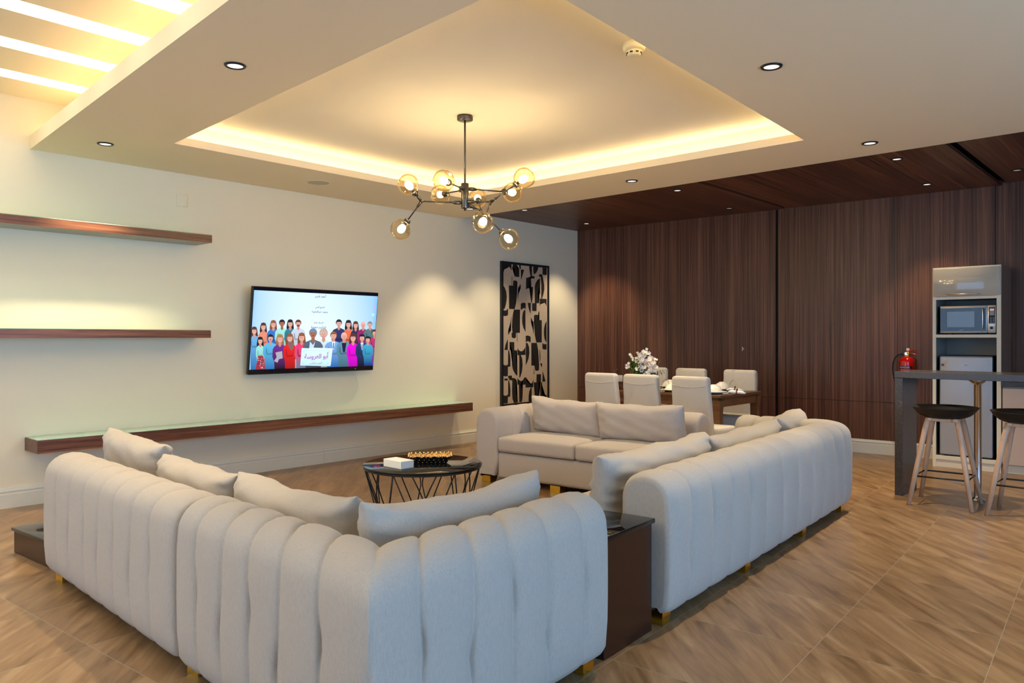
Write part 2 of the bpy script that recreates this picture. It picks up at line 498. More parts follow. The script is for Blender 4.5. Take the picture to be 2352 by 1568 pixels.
for i in range(len(lows)-1):
    a0, a1 = lows[i], lows[i+1]
    if a1-a0 < .05: continue
    b.box(a0+.0015, a1-.0015, .0 if a0 < 5.2 else .02, .03, 0, .579)
b.build('veneer_panels', M['wood_wall'], WR)

def skirting(name, p0, p1, nrm, h=.155):
    """profiled skirting from p0 to p1, nrm = unit vector pointing into the room"""
    prof = [(0, 0), (.016, 0), (.016, .105), (.012, .112), (.012, .122), (.017, .127), (.014, .137), (.009, .142), (.006, h), (0, h)]
    rows = []
    for p in (p0, p1):
        rows.append([(p[0]+nrm[0]*a, p[1]+nrm[1]*a, z) for a, z in prof])
    bb = MB(); bb.grid(rows, smooth=False)
    bb.add(rows[0], [tuple(range(len(prof)))]); bb.add(rows[1], [tuple(range(len(prof)-1,-1,-1))])
    return struct(bb.build(name, M['base'], fix=True))
skirting('baseboard_left', (XL, 6.8), (4.62, 6.8), (0, -1))
skirting('baseboard_left', (4.622, 6.8), (8.96, 6.8), (0, -1))
q0 = wpt(0, 0); q1 = wpt(4.72, 0); n_ = Vector((q0[1]-q1[1], q1[0]-q0[0], 0)).normalized()
skirting('baseboard_right', q0, q1, (-abs(n_.x), -abs(n_.y) if False else 0))

# gypsum ceiling: one slab with the tray opening and the raised bay at upper left
def quad(b, pts, mi=0): b.add(pts, [tuple(range(len(pts)))], mi)
ZC = 2.77
TA, TB, TC, TD = (2.608, 5.784), (5.70, 5.784), (5.70, 2.209), (2.375, 2.05)
RT, RB_ = (1.936, 6.8), (1.46, 0.5)         # edge of the raised bay
GE0, GE1 = (6.615, 6.8), (6.44, YN)         # edge against the wood ceiling
b = MB()
lowpoly = [(XL, YN), GE1, GE0, RT, RB_, (XL, .5)]
for (ps) in ([RT, TA, TD, RB_], [RT, GE0, TB, TA], [GE0, GE1, TC, TB], [RB_, TD, TC, GE1, (XL, YN), (XL, .5)]):
    quad(b, [(x, y, ZC) for x, y in ps])
def wallq(p, q, z0, z1): quad(b, [(p[0],p[1],z0),(q[0],q[1],z0),(q[0],q[1],z1),(p[0],p[1],z1)])
for p, q in ((TA,TB),(TB,TC),(TC,TD),(TD,TA)): wallq(p, q, ZC, 2.83)
wallq(GE0, GE1, ZC, 2.95); wallq(RT, RB_, ZC, 2.877); wallq(RB_, (XL,.5), ZC, 3.3)
# lip tops
def off(P, d):                     # widen the opening by d
    cx, cy = 4.1, 3.95
    return [(x+(d if x > cx else -d), y+(d if y > cy else -d)) for x, y in P]
TP = [TA, TB, TC, TD]; TO = off(TP, .17)
for i in range(4):
    j = (i+1) % 4
    quad(b, [(*TP[i], 2.83), (*TP[j], 2.83), (*TO[j], 2.83), (*TO[i], 2.83)])
    wallq(TO[i], TO[j], 2.83, 2.97)
# raised bay: lip top and far side
RT2, RB2 = (RT[0]+.28, 6.8), (RB_[0]+.28, .5)
quad(b, [(*RT, 2.877), (*RB_, 2.877), (*RB2, 2.877), (*RT2, 2.877)])
wallq(RT2, RB2, 2.877, 3.3)
wallq((XL, .5), RB2, 2.77, 3.3)
ce = b.build('ceiling', M['ceil']); struct(ce)
struct(MB().box(2.19, 6.1, 1.7, 6.1, 2.97, 3.02).build('ceiling', M['ceil_hi']))
struct(MB().box(XL, 2.5, .4, 6.8, 3.3, 3.4).build('ceiling', M['ceil']))
# roof over the rest so no sky leaks in
struct(MB().box(XL-.2, XR+.3, YN-.2, YW+.2, 3.45, 3.55).build('ceiling', M['ceil']))
# boxed ribs under the raised bay, lit slots between them
yy = 6.8; k = 0
ribs = [(6.355, 6.80), (5.70, 6.165), (5.04, 5.505), (4.385, 4.85), (3.73, 4.195), (3.07, 3.54), (2.41, 2.88), (1.75, 2.22), (1.09, 1.56)]
for i, (y0, y1) in enumerate(ribs):
    xr = 1.936 + .28 - (6.8 - y0)*.0757
    struct(MB().prism([(XL, y0), (xr, y0), (xr + (y1-y0)*.0757, y1), (XL, y1)], 3.16, 3.3).build('trim_%d' % (i+1), M['ceil']))
    if i < len(ribs)-1:
        ya, yb = ribs[i+1][1]+.004, y0-.004
        o = MB().box(XL, xr-.02, ya, yb, 3.262, 3.298).build('linear_light', M['slot'])
        nm = ['nearest', 'second from', 'third from', 'fourth from', 'fifth from', 'sixth from', 'seventh from', 'farthest from'][i] + ' the television wall'
        tag(o, 'long lit white slot between boxed ceiling ribs, ' + nm, 'ceiling light', 'lit slots between the ceiling ribs')
# LED strips: on the lip of the raised bay and round the tray
def strip(name, p, q, z, m, label, wd=.012):
    v = Vector((q[0]-p[0], q[1]-p[1], 0)); n = Vector((-v.y, v.x, 0)).normalized()*wd
    poly = [(p[0]+n.x, p[1]+n.y), (q[0]+n.x, q[1]+n.y), (q[0]-n.x, q[1]-n.y), (p[0]-n.x, p[1]-n.y)]
    o = MB().prism(poly, z, z+.008).build(name, m)
    return tag(o, label, 'light strip', 'LED strips hidden in the ceiling coves')
strip('led_strip', (RT[0]+.10, 6.78), (RB_[0]+.10, .52), 2.878, M['lip'], 'warm LED strip along the edge of the raised ribbed ceiling bay')
TI = off(TP, .09)
nm = ['television wall side', 'dark wood ceiling side', 'side nearest the viewer', 'left side, towards the ribbed bay']
for i in range(4):
    j = (i+1) % 4
    strip('led_strip', TI[i], TI[j], 2.831, M['cove'], 'yellow LED strip in the tray ceiling cove, ' + nm[i])

# wood ceiling boards
b = MB()
def wc(y0, y1, z, x0=6.40, x1=9.6): b.box(x0, x1, y0, y1, z, z+.03)
for (y0, y1) in ((5.2, 6.8), (4.231, 5.194), (3.775, 4.225)): wc(y0, y1, 2.86)
for (y0, y1) in ((2.806, 3.715), (2.046, 2.80), (1.545, 2.04)): wc(y0, y1, 2.862)
wc(YN, 1.49, 2.885)
struct(b.build('ceiling', M['wood_ceil']))
struct(MB().box(6.40, 9.6, YN, 6.8, 2.93, 2.96).build('ceiling', M['black_gap']))

# blank cover plate and socket
o = MB().rbox(3.085, 3.185, 6.788, 6.802, 2.475, 2.585, .004, 2).build('cover_plate', M['wall'])
tag(o, 'blank square cover plate painted like the wall, high above the top shelf end', 'cover plate')
o = MB().rbox(-.045, .045, -.008, .002, -.045, .045, .004, 2).build('wall_socket', M['white'])
o.location = wpt(.725, .0, .735); o.rotation_euler = (0, 0, ang)
tag(o, 'white wall socket plate on the dark wood wall behind the dining table', 'socket')
o = MB().add([(0, -.002, .03), (0, -.002, -.03), (.03, -.002, 0), (0, 0.001, .03), (0, 0.001, -.03), (.03, 0.001, 0)], [(0,1,2), (5,4,3), (0,3,4,1), (1,4,5,2), (2,5,3,0)]).build('sticker', M['tan'])
o.location = wpt(2.5, .001, 1.165); o.rotation_euler = (0, 0, ang)
tag(o, 'small tan triangular sticker on the dark wood panelling', 'sticker')

# ---------------------------------------------------------------- downlights
def downlight(x, y, z, label, group, lens='lens', ring='black', r=.058, power=L_SPOT, ang_=75, col=WARM, blend=.6, aim=None):
    t = thing('downlight', label, 'downlight', (x, y, z), 0, group)
    MB().lathe([(r*.70, -.001), (r*.74, -.008), (r*.94, -.007), (r, -.001), (r, .0), (r*.7, .0)], 32).build('trim_ring', M[ring], t)
    MB().lathe([(.001, -.004), (r*.71, -.003)], 24).build('lens', M[lens], t)
    if power > 0:
        ld = bpy.data.lights.new('downlight_beam', 'SPOT')
        ld.energy = power; ld.color = col; ld.spot_size = R(ang_); ld.spot_blend = blend; ld.shadow_soft_size = .03
        lo = bpy.data.objects.new('lamp', ld); COL.objects.link(lo); lo.parent = t; lo.location = (0, 0, -.02)
        if aim: lo.rotation_euler = aim
    return t
G = 'round downlights in the plaster ceiling'
W1 = L_SPOT_WALL
downlight(2.081, 3.883, ZC, 'black ringed downlight in the plaster strip beside the ribbed bay, nearer the viewer', G)
downlight(2.263, 6.18, ZC, 'black ringed downlight in the plaster corner above the wall shelves', G, power=W1*1.45, ang_=86)
downlight(4.029, 1.739, ZC, 'black ringed downlight in the plaster to the right of the smoke detector', G)
downlight(6.109, 1.871, ZC, 'black ringed downlight in the plaster near the right end of the wood ceiling', G)
downlight(6.09, 3.977, ZC, 'black ringed downlight in the plaster, midway along the wood ceiling edge', G)
downlight(6.171, 6.202, ZC, 'black ringed downlight in the plaster corner behind the chandelier', G, power=W1, ang_=86)
for k, (x, y) in enumerate(((.6, -.6), (3.2, -.9), (5.6, -.5))):  # unseen extra downlights, added to raise the overall room brightness
    downlight(x, y, ZC, 'black ringed downlight in the plaster outside the photo, ' + ('behind the viewer', 'between the viewer and the near window', 'behind the bar end')[k], G)
G = 'small downlights in the dark wood ceiling'
spots = [(7.063, 6.152, 'small lit downlight in the narrow left tip of the wood ceiling', W1, 'lens'), (8.459, 6.251, 'small lit downlight in the far corner of the wood ceiling', W1, 'lens'),
         (7.206, 4.135, 'lit downlight above the dining table, near the plaster edge', L_SPOT, 'lens'), (8.614, 4.241, 'dim downlight above the dining table, close to the wood wall', 0, 'lens_dim'),
         (7.224, 1.989, 'lit downlight above the bar counter, near the plaster edge', L_SPOT*1.3, 'lens'), (8.615, 2.089, 'lit downlight above the tall kitchen cabinet', W1, 'lens'),
         (8.571, 1.309, 'faint downlight at the right end of the wood ceiling', 0, 'lens_dim')]
for x, y, lb, pw, ln in spots:
    downlight(x, y, 2.862 if y > 1.5 else 2.885, lb, G, lens=ln, ring='black_plastic', r=.05, power=pw, ang_=84 if pw == W1 else 80)
# smoke detector and ceiling speaker
t = thing('smoke_detector', 'round ivory smoke detector on the tray ceiling', 'smoke detector', (3.70, 2.40, 2.97))
MB().lathe([(.064, 0), (.066, -.025), (.062, -.038), (.045, -.045)], 32).build('base', M['detector'], t)
MB().lathe([(.045, -.044), (.044, -.052), (.038, -.068), (.030, -.074), (.001, -.075)], 32).build('cap', M['detector'], t)
bb = MB()
for k in range(8):
    a = 2*PI*k/8+.2
    c_, s_ = math.cos(a), math.sin(a)
    bb.add([(.0415*c_-.008*s_*q+.003*c_*u, .0415*s_+.008*c_*q+.003*s_*u, z) for z in (-.056, -.063) for q in (-1, 1) for u in (-1, 1)],
           [(0,1,3,2),(4,6,7,5),(0,4,5,1),(2,3,7,6),(1,5,7,3),(0,2,6,4)])
bb.build('vent_slots', M['black'], t)
t = thing('ceiling_speaker', 'flush round beige speaker grille in the plaster ceiling', 'speaker', (4.175, 6.225, ZC))
MB().lathe([(.113, 0), (.115, -.003), (.104, -.004), (.104, 0)], 40).build('rim', M['detector'], t)
MB().lathe([(.104, -.002), (.001, -.002)], 40).build('grille', M['grille'], t)

# ================================================================ LEFT WALL THINGS
def wall_shelf(x0, x1, z0, z1, label, joints=(), d=.30, top=True):
    t = thing('wall_shelf', label, 'shelf', ((x0+x1)/2, 6.8, z0), 0, 'long walnut wall shelves')
    org = ((x0+x1)/2, 6.8, z0)
    ys = [x0] + list(joints) + [x1]
    b_ = MB()
    for i in range(len(ys)-1):
        b_.box(ys[i]+(.001 if i else 0), ys[i+1]-(.001 if i < len(ys)-2 else 0), 6.8-d, 6.797, z0, z1)
    o_ = b_.build('shelf_board', [M['shelf_wood'], M['shelf_under']], t, org)
    for p in o_.data.polygons:
        if p.normal.z < -.9: p.material_index = 1
    MB().rbox(x0+.004, x1-.004, 6.8-d+.002, 6.797, z1, z1+.006, .002, 2, smooth=False).build('glass_top', M['green_glass'], t, org)
    return t
wall_shelf(-.55, 3.266, 2.139, 2.205, 'walnut wall shelf nearest the ceiling, grey underside showing', (1.36,))
wall_shelf(-.55, 3.256, 1.301, 1.367, 'walnut wall shelf at mid height, seen edge on', (1.36,))
wall_shelf(1.90, 6.518, .43, .528, 'long low walnut shelf with glass top under the television', (3.76, 5.145), d=.30)

# framed picture
t = thing('framed_picture', 'tall black framed abstract picture of black and tan shapes on the wall', 'picture', (7.80, 6.8, 1.355))
b = MB()
W2, H2 = .485, .945
for (x0, x1, z0, z1) in ((-W2, -W2+.03, -H2, H2), (W2-.03, W2, -H2, H2), (-W2+.03, W2-.03, H2-.03, H2), (-W2+.03, W2-.03, -H2, -H2+.03)):
    b.box(x0, x1, -.038, -.001, z0, z1)
b.build('frame', M['black'], t)
MB().box(-W2+.03, W2-.03, -.028, -.002, -H2+.03, H2-.03).build('canvas', M['art_bg'], t)
ART=[[(-0.45,0.931),(-0.289,0.921),(-0.289,0.825),(-0.308,0.859),(-0.337,0.879),(-0.37,0.881),(-0.403,0.868),(-0.431,0.835),(-0.45,0.78)],[(-0.26,0.92),(-0.183,0.919),(-0.183,0.861),(-0.135,0.859),(-0.135,0.755),(-0.225,0.757),(-0.225,0.864),(-0.277,0.866),(-0.265,0.887)],[(-0.141,0.919),(-0.105,0.919),(-0.105,0.863),(-0.128,0.863)],[(-0.103,0.858),(-0.036,0.859),(-0.1,0.714)],[(-0.284,0.753),(-0.274,0.752),(-0.276,0.634),(-0.284,0.633)],[(-0.26,0.635),(-0.254,0.699),(-0.232,0.707),(-0.193,0.702),(-0.172,0.691),(-0.174,0.636),(-0.191,0.632),(-0.183,0.577),(-0.183,0.5),(-0.198,0.409),(-0.227,0.326),(-0.337,0.327),(-0.339,0.634)],[(-0.159,0.611),(-0.107,0.666),(-0.105,0.609),(-0.152,0.607),(-0.154,0.54),(-0.148,0.534),(-0.166,0.417),(-0.167,0.539)],[(-0.452,0.628),(-0.422,0.604),(-0.393,0.555),(-0.382,0.492),(-0.386,0.435),(-0.398,0.384),(-0.422,0.326),(-0.452,0.325)],[(-0.45,0.322),(-0.436,0.307),(-0.412,0.302),(-0.384,0.311),(-0.37,0.326),(-0.356,0.325),(-0.358,0.248),(-0.379,0.235),(-0.412,0.23),(-0.45,0.235)],[(0.004,0.753),(0.044,0.758),(0.102,0.754),(0.106,0.785),(0.089,0.807),(0.074,0.852),(0.066,0.92),(0.127,0.918),(0.124,0.786),(0.18,0.785),(0.177,0.753),(0.106,0.752),(0.102,0.637),(0.147,0.637),(0.144,0.56),(0.126,0.424),(0.109,0.424),(0.104,0.601),(0.084,0.615),(0.049,0.616),(0.023,0.61),(0.001,0.592)],[(0.15,0.917),(0.264,0.917),(0.242,0.869),(0.211,0.831),(0.165,0.808),(0.153,0.85)],[(0.351,0.915),(0.44,0.913),(0.44,0.818),(0.393,0.815),(0.348,0.819)],[(0.273,0.815),(0.309,0.822),(0.34,0.816),(0.338,0.785),(0.367,0.743),(0.384,0.684),(0.388,0.617),(0.372,0.563),(0.34,0.488),(0.322,0.487),(0.325,0.781),(0.271,0.788)],[(0.293,0.766),(0.297,0.56),(0.283,0.542),(0.278,0.645),(0.257,0.598),(0.249,0.531),(0.257,0.471),(0.278,0.422),(0.185,0.419),(0.183,0.647),(0.201,0.694),(0.237,0.736)],[(0.288,0.485),(0.437,0.486),(0.437,0.364),(0.425,0.404),(0.393,0.433),(0.356,0.437),(0.325,0.43),(0.304,0.41),(0.288,0.379)],[(-0.105,0.4),(-0.076,0.415),(-0.036,0.418),(-0.004,0.411),(-0.006,0.328),(-0.026,0.344),(-0.056,0.346),(-0.081,0.326),(-0.105,0.322)],[(0.036,0.419),(0.101,0.42),(0.099,0.272),(0.074,0.307),(0.054,0.352)],[(0.129,0.417),(0.223,0.42),(0.219,0.312),(0.129,0.314)],[(0.268,0.309),(0.281,0.308),(0.281,0.191),(0.332,0.19),(0.332,-0.116),(0.216,-0.115),(0.185,-0.014),(0.182,0.092),(0.185,0.194),(0.167,0.196),(0.17,0.253),(0.206,0.264),(0.252,0.259),(0.252,0.192),(0.268,0.192)],[(0.102,0.226),(0.147,0.17),(0.163,0.164),(0.165,0.091),(0.16,-0.014),(0.144,0.058),(0.141,0.104),(0.144,0.168),(0.102,0.168)],[(0.437,0.178),(0.403,0.141),(0.382,0.08),(0.377,0.0),(0.393,-0.067),(0.425,-0.111),(0.437,-0.116)],[(-0.241,0.321),(-0.12,0.323),(-0.122,0.014),(-0.201,0.014),(-0.203,-0.047),(-0.232,-0.06),(-0.284,-0.047),(-0.289,0.011),(-0.27,0.013),(-0.28,0.087),(-0.275,0.183),(-0.26,0.266)],[(-0.011,0.321),(-0.041,0.317),(-0.066,0.277),(-0.078,0.219),(-0.076,0.147),(-0.056,0.089),(-0.016,0.037),(-0.008,0.024)],[(-0.291,0.237),(-0.299,0.042),(-0.356,-0.016),(-0.356,0.038),(-0.306,0.04),(-0.313,0.112),(-0.308,0.157),(-0.299,0.214)],[(0.111,-0.121),(0.226,-0.121),(0.257,-0.226),(0.266,-0.332),(0.257,-0.428),(0.275,-0.432),(0.273,-0.492),(0.242,-0.503),(0.192,-0.496),(0.19,-0.43),(0.111,-0.428)],[(-0.36,-0.066),(-0.362,-0.212),(-0.426,-0.211),(-0.403,-0.135)],[(-0.327,-0.107),(-0.236,-0.109),(-0.234,-0.216),(-0.178,-0.219),(-0.198,-0.252),(-0.205,-0.323),(-0.198,-0.381),(-0.174,-0.446),(-0.174,-0.556),(-0.212,-0.535),(-0.26,-0.476),(-0.278,-0.411),(-0.275,-0.216),(-0.327,-0.213)],[(-0.006,-0.027),(0.033,-0.021),(0.084,-0.03),(0.099,-0.046),(0.097,-0.117),(0.074,-0.109),(0.049,-0.097),(0.023,-0.099),(-0.001,-0.118)],[(-0.001,-0.121),(0.033,-0.122),(0.064,-0.177),(0.072,-0.256),(0.054,-0.335),(0.023,-0.386),(-0.004,-0.422)],[(-0.171,-0.188),(-0.144,-0.218),(-0.1,-0.234),(-0.061,-0.225),(-0.026,-0.196),(-0.011,-0.17),(-0.009,-0.281),(-0.105,-0.282),(-0.076,-0.332),(-0.068,-0.417),(-0.081,-0.501),(-0.115,-0.577),(-0.135,-0.58),(-0.133,-0.284),(-0.171,-0.28)],[(-0.354,-0.215),(-0.337,-0.217),(-0.318,-0.282),(-0.311,-0.346),(-0.313,-0.431),(-0.36,-0.43),(-0.362,-0.552),(-0.407,-0.555),(-0.454,-0.545),(-0.454,-0.397),(-0.412,-0.412),(-0.379,-0.41),(-0.358,-0.396)],[(-0.426,-0.584),(-0.365,-0.584),(-0.362,-0.611),(-0.429,-0.608)],[(-0.354,-0.549),(-0.284,-0.548),(-0.282,-0.58),(-0.234,-0.584),(-0.234,-0.611),(-0.185,-0.614),(-0.203,-0.645),(-0.209,-0.721),(-0.198,-0.793),(-0.174,-0.842),(-0.164,-0.908),(-0.241,-0.911),(-0.27,-0.859),(-0.278,-0.763),(-0.275,-0.611),(-0.33,-0.607),(-0.332,-0.58),(-0.354,-0.578)],[(-0.354,-0.611),(-0.337,-0.612),(-0.318,-0.678),(-0.311,-0.748),(-0.316,-0.825),(-0.362,-0.823),(-0.365,-0.908),(-0.454,-0.905),(-0.454,-0.792),(-0.412,-0.809),(-0.37,-0.803),(-0.356,-0.784)],[(-0.171,-0.582),(-0.144,-0.612),(-0.1,-0.63),(-0.061,-0.618),(-0.031,-0.584),(-0.004,-0.583),(0.009,-0.615),(0.033,-0.655),(0.079,-0.676),(0.124,-0.665),(0.157,-0.62),(0.155,-0.723),(-0.006,-0.72),(-0.008,-0.679),(-0.115,-0.676),(-0.086,-0.728),(-0.068,-0.8),(-0.071,-0.865),(-0.086,-0.906),(-0.135,-0.907),(-0.137,-0.677),(-0.171,-0.673)],[(0.102,-0.724),(0.119,-0.728),(0.117,-0.915),(0.054,-0.911),(0.056,-0.833),(0.069,-0.774)],[(0.165,-0.657),(0.219,-0.659),(0.221,-0.55),(0.317,-0.552),(0.314,-0.657),(0.264,-0.657),(0.264,-0.891),(0.185,-0.886),(0.19,-0.754),(0.185,-0.701)],[(0.168,-0.433),(0.177,-0.545),(0.163,-0.545)],[(0.34,-0.404),(0.338,-0.461),(0.293,-0.405)],[(0.351,-0.505),(0.414,-0.654),(0.346,-0.655)],[(0.322,-0.661),(0.34,-0.661),(0.34,-0.835),(0.382,-0.854),(0.437,-0.837),(0.437,-0.915),(0.299,-0.906),(0.299,-0.746)],[(0.346,-0.122),(0.377,-0.14),(0.409,-0.141),(0.435,-0.13),(0.437,-0.211),(0.403,-0.215),(0.356,-0.207),(0.344,-0.19)],[(0.283,-0.206),(0.297,-0.239),(0.304,-0.333),(0.293,-0.403),(0.285,-0.293)],[(-0.176,0.037),(-0.172,-0.104),(-0.181,-0.104),(-0.183,0.012)]]
bm = bmesh.new()
for k, q in enumerate(ART):
    vs = [bm.verts.new((max(-.455, min(.455, x)), -.0285-.00002*k, max(-.915, min(.915, z)))) for x, z in q]
    try: bm.faces.new(vs)
    except ValueError: pass
bmesh.ops.triangulate(bm, faces=bm.faces[:])
me = bpy.data.meshes.new('printed_shapes'); bm.to_mesh(me); bm.free(); me.materials.append(M['art_black'])
o = bpy.data.objects.new('printed_shapes', me); COL.objects.link(o); o.parent = t
# ---------------------------------------------------------------- television
TVR = math.atan2(.095, .835)
t = thing('television', 'wall-hung flat television showing a crowd of people on a pale blue screen', 'television', (3.722, 6.70, .951))
t.rotation_euler = (TVR, 0, 0)
TW, TH = 1.466, .84
b = MB(); b.rbox(0, TW, 0, .045, 0, TH, .006, 2); b.rbox(.25, TW-.25, .03, .075, .12, TH-.25, .01, 2)
b.build('housing', M['black_plastic'], t)
MB().box(.005, TW-.005, -.0012, .002, .012, TH-.005).build('display_glass', M['screen_off'], t)
MB().box(.66, .765, -.004, .0, -.002, .006).build('logo_bar', M['steel'], t)
MB().box(1.222, 1.234, -.002, .0, .022, .027).build('indicator', M['white'], t)
b = MB(); b.box(.35, 1.1, .045, .115, .35, .42); b.box(.45, .5, .03, .13, .2, .6); b.box(.95, 1.0, .03, .13, .2, .6)
b.build('wall_bracket', M['black'], t)
HM = [[0.00067884, 3.892e-05, -0.09677617], [-1.983e-05, -0.00062054, 0.89475998], [-6.572e-05, -7.18e-06, 1.0]]
def sp(x, y):
    v = [r[0]*x + r[1]*y + r[2] for r in HM]
    return (max(.0085, min(TW-.0085, v[0]/v[2])), max(.05, min(TH-.037, v[1]/v[2])))
PV, PF, PC = [], [], []
lay = [0]
def pic(poly, col, col2=None, cols=None):
    """one flat patch of the screen picture; col2 = colour at its lower end"""
    lay[0] += 1
    q = [sp(x, y) for x, y in poly]
    i0 = len(PV)
    PV.extend((a, -.0014-.000012*lay[0], c_) for a, c_ in q)
    PF.append(tuple(range(i0, i0+len(q))))
    ys = [p[1] for p in poly]; lo, hi = min(ys), max(ys)
    cc = []
    for p in poly:
        f = (p[1]-lo)/max(1, hi-lo)
        cc.append(tuple(a+(bb_-a)*f for a, bb_ in zip(col, col2 or col)))
    PC.append(cols or cc)
def ell(cx, cy, rx, ry, n=16, a0=0, a1=2*PI):
    return [(cx+rx*math.cos(a0+(a1-a0)*i/(n if a1-a0 > 6 else n-1)), cy+ry*math.sin(a0+(a1-a0)*i/(n if a1-a0 > 6 else n-1))) for i in range(n)]
# graded pale background
def shade_(x, low):
    e = abs((x-145)/155-5.6)/6
    return (.86-.42*e*e, .95-.27*e*e, 1.0) if low else (.70-.36*e*e, .88-.26*e*e, 1.0)
for i in range(12):
    x0, x1 = 60+170*i, 230+170*i
    pic([(x0, 60), (x1, 60), (x1, 1420), (x0, 1420)], (0, 0, 0), cols=[shade_(x0, 0), shade_(x1, 0), shade_(x1, 1), shade_(x0, 1)])
lay[0] = 40
SK = (.80, .38, .30); SK2 = (.90, .52, .42); SKD = (.45, .17, .10)
def person(cx, cy, r, hair, hc, cloth, w=1.0, skin=SK, bot=1400, extra=None, low=None, beard=None):
    ry = r*1.28
    sh = cy + ry*1.55
    if hair == 'long':
        pic([(cx-r*1.15, cy-ry*.3), (cx-r*.8, cy-ry*1.15), (cx, cy-ry*1.38), (cx+r*.8, cy-ry*1.15), (cx+r*1.15, cy-ry*.2), (cx+r*1.35, cy+ry*1.3), (cx+r*1.1, cy+ry*2.1), (cx-r*1.2, cy+ry*2.0), (cx-r*1.4, cy+ry*1.1)], hc, tuple(a*.6 for a in hc))
    W_ = r*2.35*w
    lo = low or cloth
    pic([(cx-r*.5, sh-ry*.25), (cx+r*.5, sh-ry*.25), (cx+W_*.75, sh+ry*.25), (cx+W_, sh+ry*1.0), (cx+W_*1.05, sh+ry*3.0), (cx+W_*.8, sh+ry*4.2), (cx+W_*.78, bot), (cx-W_*.78, bot), (cx-W_*.8, sh+ry*4.2), (cx-W_*1.05, sh+ry*3.0), (cx-W_, sh+ry*1.0), (cx-W_*.75, sh+ry*.25)], cloth, tuple(a*.45 for a in lo))
    dk = tuple(a*.5 for a in cloth)
    pic([(cx-W_*.62, sh+ry*1.2), (cx-W_*.50, sh+ry*1.4), (cx-W_*.40, sh+ry*2.9), (cx+W_*.4, sh+ry*2.7), (cx+W_*.6, sh+ry*3.0), (cx+W_*.3, sh+ry*3.3), (cx-W_*.5, sh+ry*3.4), (cx-W_*.66, sh+ry*2.6)], dk)
    pic([(cx-r*.42, cy+ry*.6), (cx+r*.42, cy+ry*.6), (cx+r*.5, sh), (cx, sh+ry*.5), (cx-r*.5, sh)], tuple(a*.75 for a in skin))
    if hair != 'bald' and hair != 'long':
        k = 1.3 if hair == 'curly' else (1.28 if hair == 'bob' else 1.12)
        pic(ell(cx, cy-ry*.25, r*k, ry*(.95 if hair != 'bob' else 1.15)), hc)
    if hair == 'bald':
        pic(ell(cx, cy-ry*.05, r*1.02, ry*1.05), tuple(min(1, a*1.1) for a in skin))
    pic(ell(cx, cy+ry*.05, r*.86, ry*.92), SK2 if skin is SK else skin, tuple(a*.8 for a in skin))
    if hair != 'bald':
        pic(ell(cx, cy-ry*.42, r*.92, ry*.62, 12, PI, 2*PI), hc)
    for q in (-1, 1):
        pic(ell(cx+q*r*.36, cy-ry*.08, r*.15, ry*.07, 8), (.06, .02, .03))
        pic([(cx+q*r*.16, cy-ry*.25), (cx+q*r*.38, cy-ry*.29), (cx+q*r*.58, cy-ry*.22), (cx+q*r*.38, cy-ry*.245)], tuple(a*.7 for a in hc) if hair != 'bald' else (.2, .1, .08))
    pic([(cx-r*.08, cy+.0*ry), (cx+r*.08, cy), (cx+r*.14, cy+ry*.28), (cx-r*.14, cy+ry*.28)], tuple(a*.72 for a in skin))
    if beard:
        pic(ell(cx, cy+ry*.62, r*.6, ry*.34), beard)
    pic([(cx-r*.34, cy+ry*.46), (cx, cy+ry*.50), (cx+r*.34, cy+ry*.46), (cx+r*.18, cy+ry*.58), (cx-r*.18, cy+ry*.58)], (.95, .75, .75) if hair == 'long' else (.5, .12, .12))
    if extra == 'suit':
        pic([(cx-r*.55, sh-ry*.1), (cx+r*.55, sh-ry*.1), (cx+r*.1, sh+ry*2.0), (cx-r*.1, sh+ry*2.0)], (.75, .88, 1.0))
        pic([(cx-r*.14, sh+ry*.2), (cx+r*.14, sh+ry*.2), (cx+r*.12, sh+ry*1.7), (cx-r*.12, sh+ry*1.7)], (.01, .04, .35))
    if extra == 'mustache':
        pic([(cx-r*.45, cy+ry*.38), (cx, cy+ry*.28), (cx+r*.45, cy+ry*.38), (cx+r*.3, cy+ry*.48), (cx-r*.3, cy+ry*.48)], (.10, .10, .16))
    if extra == 'skirt':
        pic([(cx-W_*.5, 1150), (cx+W_*.7, 1150), (cx+W_*1.2, 1400), (cx-W_*1.2, 1400)], (.35, .03, .06))
        rr = random.Random(3)
        for _ in range(22):
            pic(ell(cx+rr.uniform(-60, 60), rr.uniform(1180, 1345), 9, 8, 6), rr.choice([(.8, .15, .2), (.05, .3, .25), (.02, .02, .05), (.9, .4, .4)]))
BR = (.10, .04, .03); AU = (.30, .10, .05); BK = (.015, .015, .03); GR = (.22, .25, .33); LB = (.42, .20, .10)
person(148, 775, 40, 'long', BR, (.16, .45, .80), .8, low=(.05, .35, .9))
person(284, 715, 40, 'long', BR, (.85, .28, .16), .85)
person(432, 678, 40, 'long', AU, (.04, .18, .62), 1.0)
person(560, 662, 40, 'short', BK, (.36, .82, .74), 1.1, SKD)
person(682, 668, 40, 'long', BK, (.03, .22, .32), .9)
person(802, 665, 40, 'short', BR, (.62, .68, .82), 1.1, beard=(.22, .05, .06))
person(1408, 665, 41, 'short', BK, (.03, .04, .16), 1.1)
person(1552, 680, 40, 'long', BK, (.85, .16, .08), .75)
person(1660, 695, 37, 'long', BR, (.04, .03, .08), .85)
person(1772, 690, 36, 'bald', GR, (.32, .02, .16), 1.05, SK)
person(1874, 688, 34, 'short', GR, (.10, .20, .22), 1.1)
person(1945, 812, 36, 'curly', BR, (.62, .03, .14), 1.0, low=(.05, .10, .9))
person(236, 925, 38, 'long', BK, (.34, .80, .72), .7, extra='skirt')
person(388, 885, 40, 'short', BK, (.12, .50, .80), 1.15, extra='mustache', low=(.05, .35, .95))
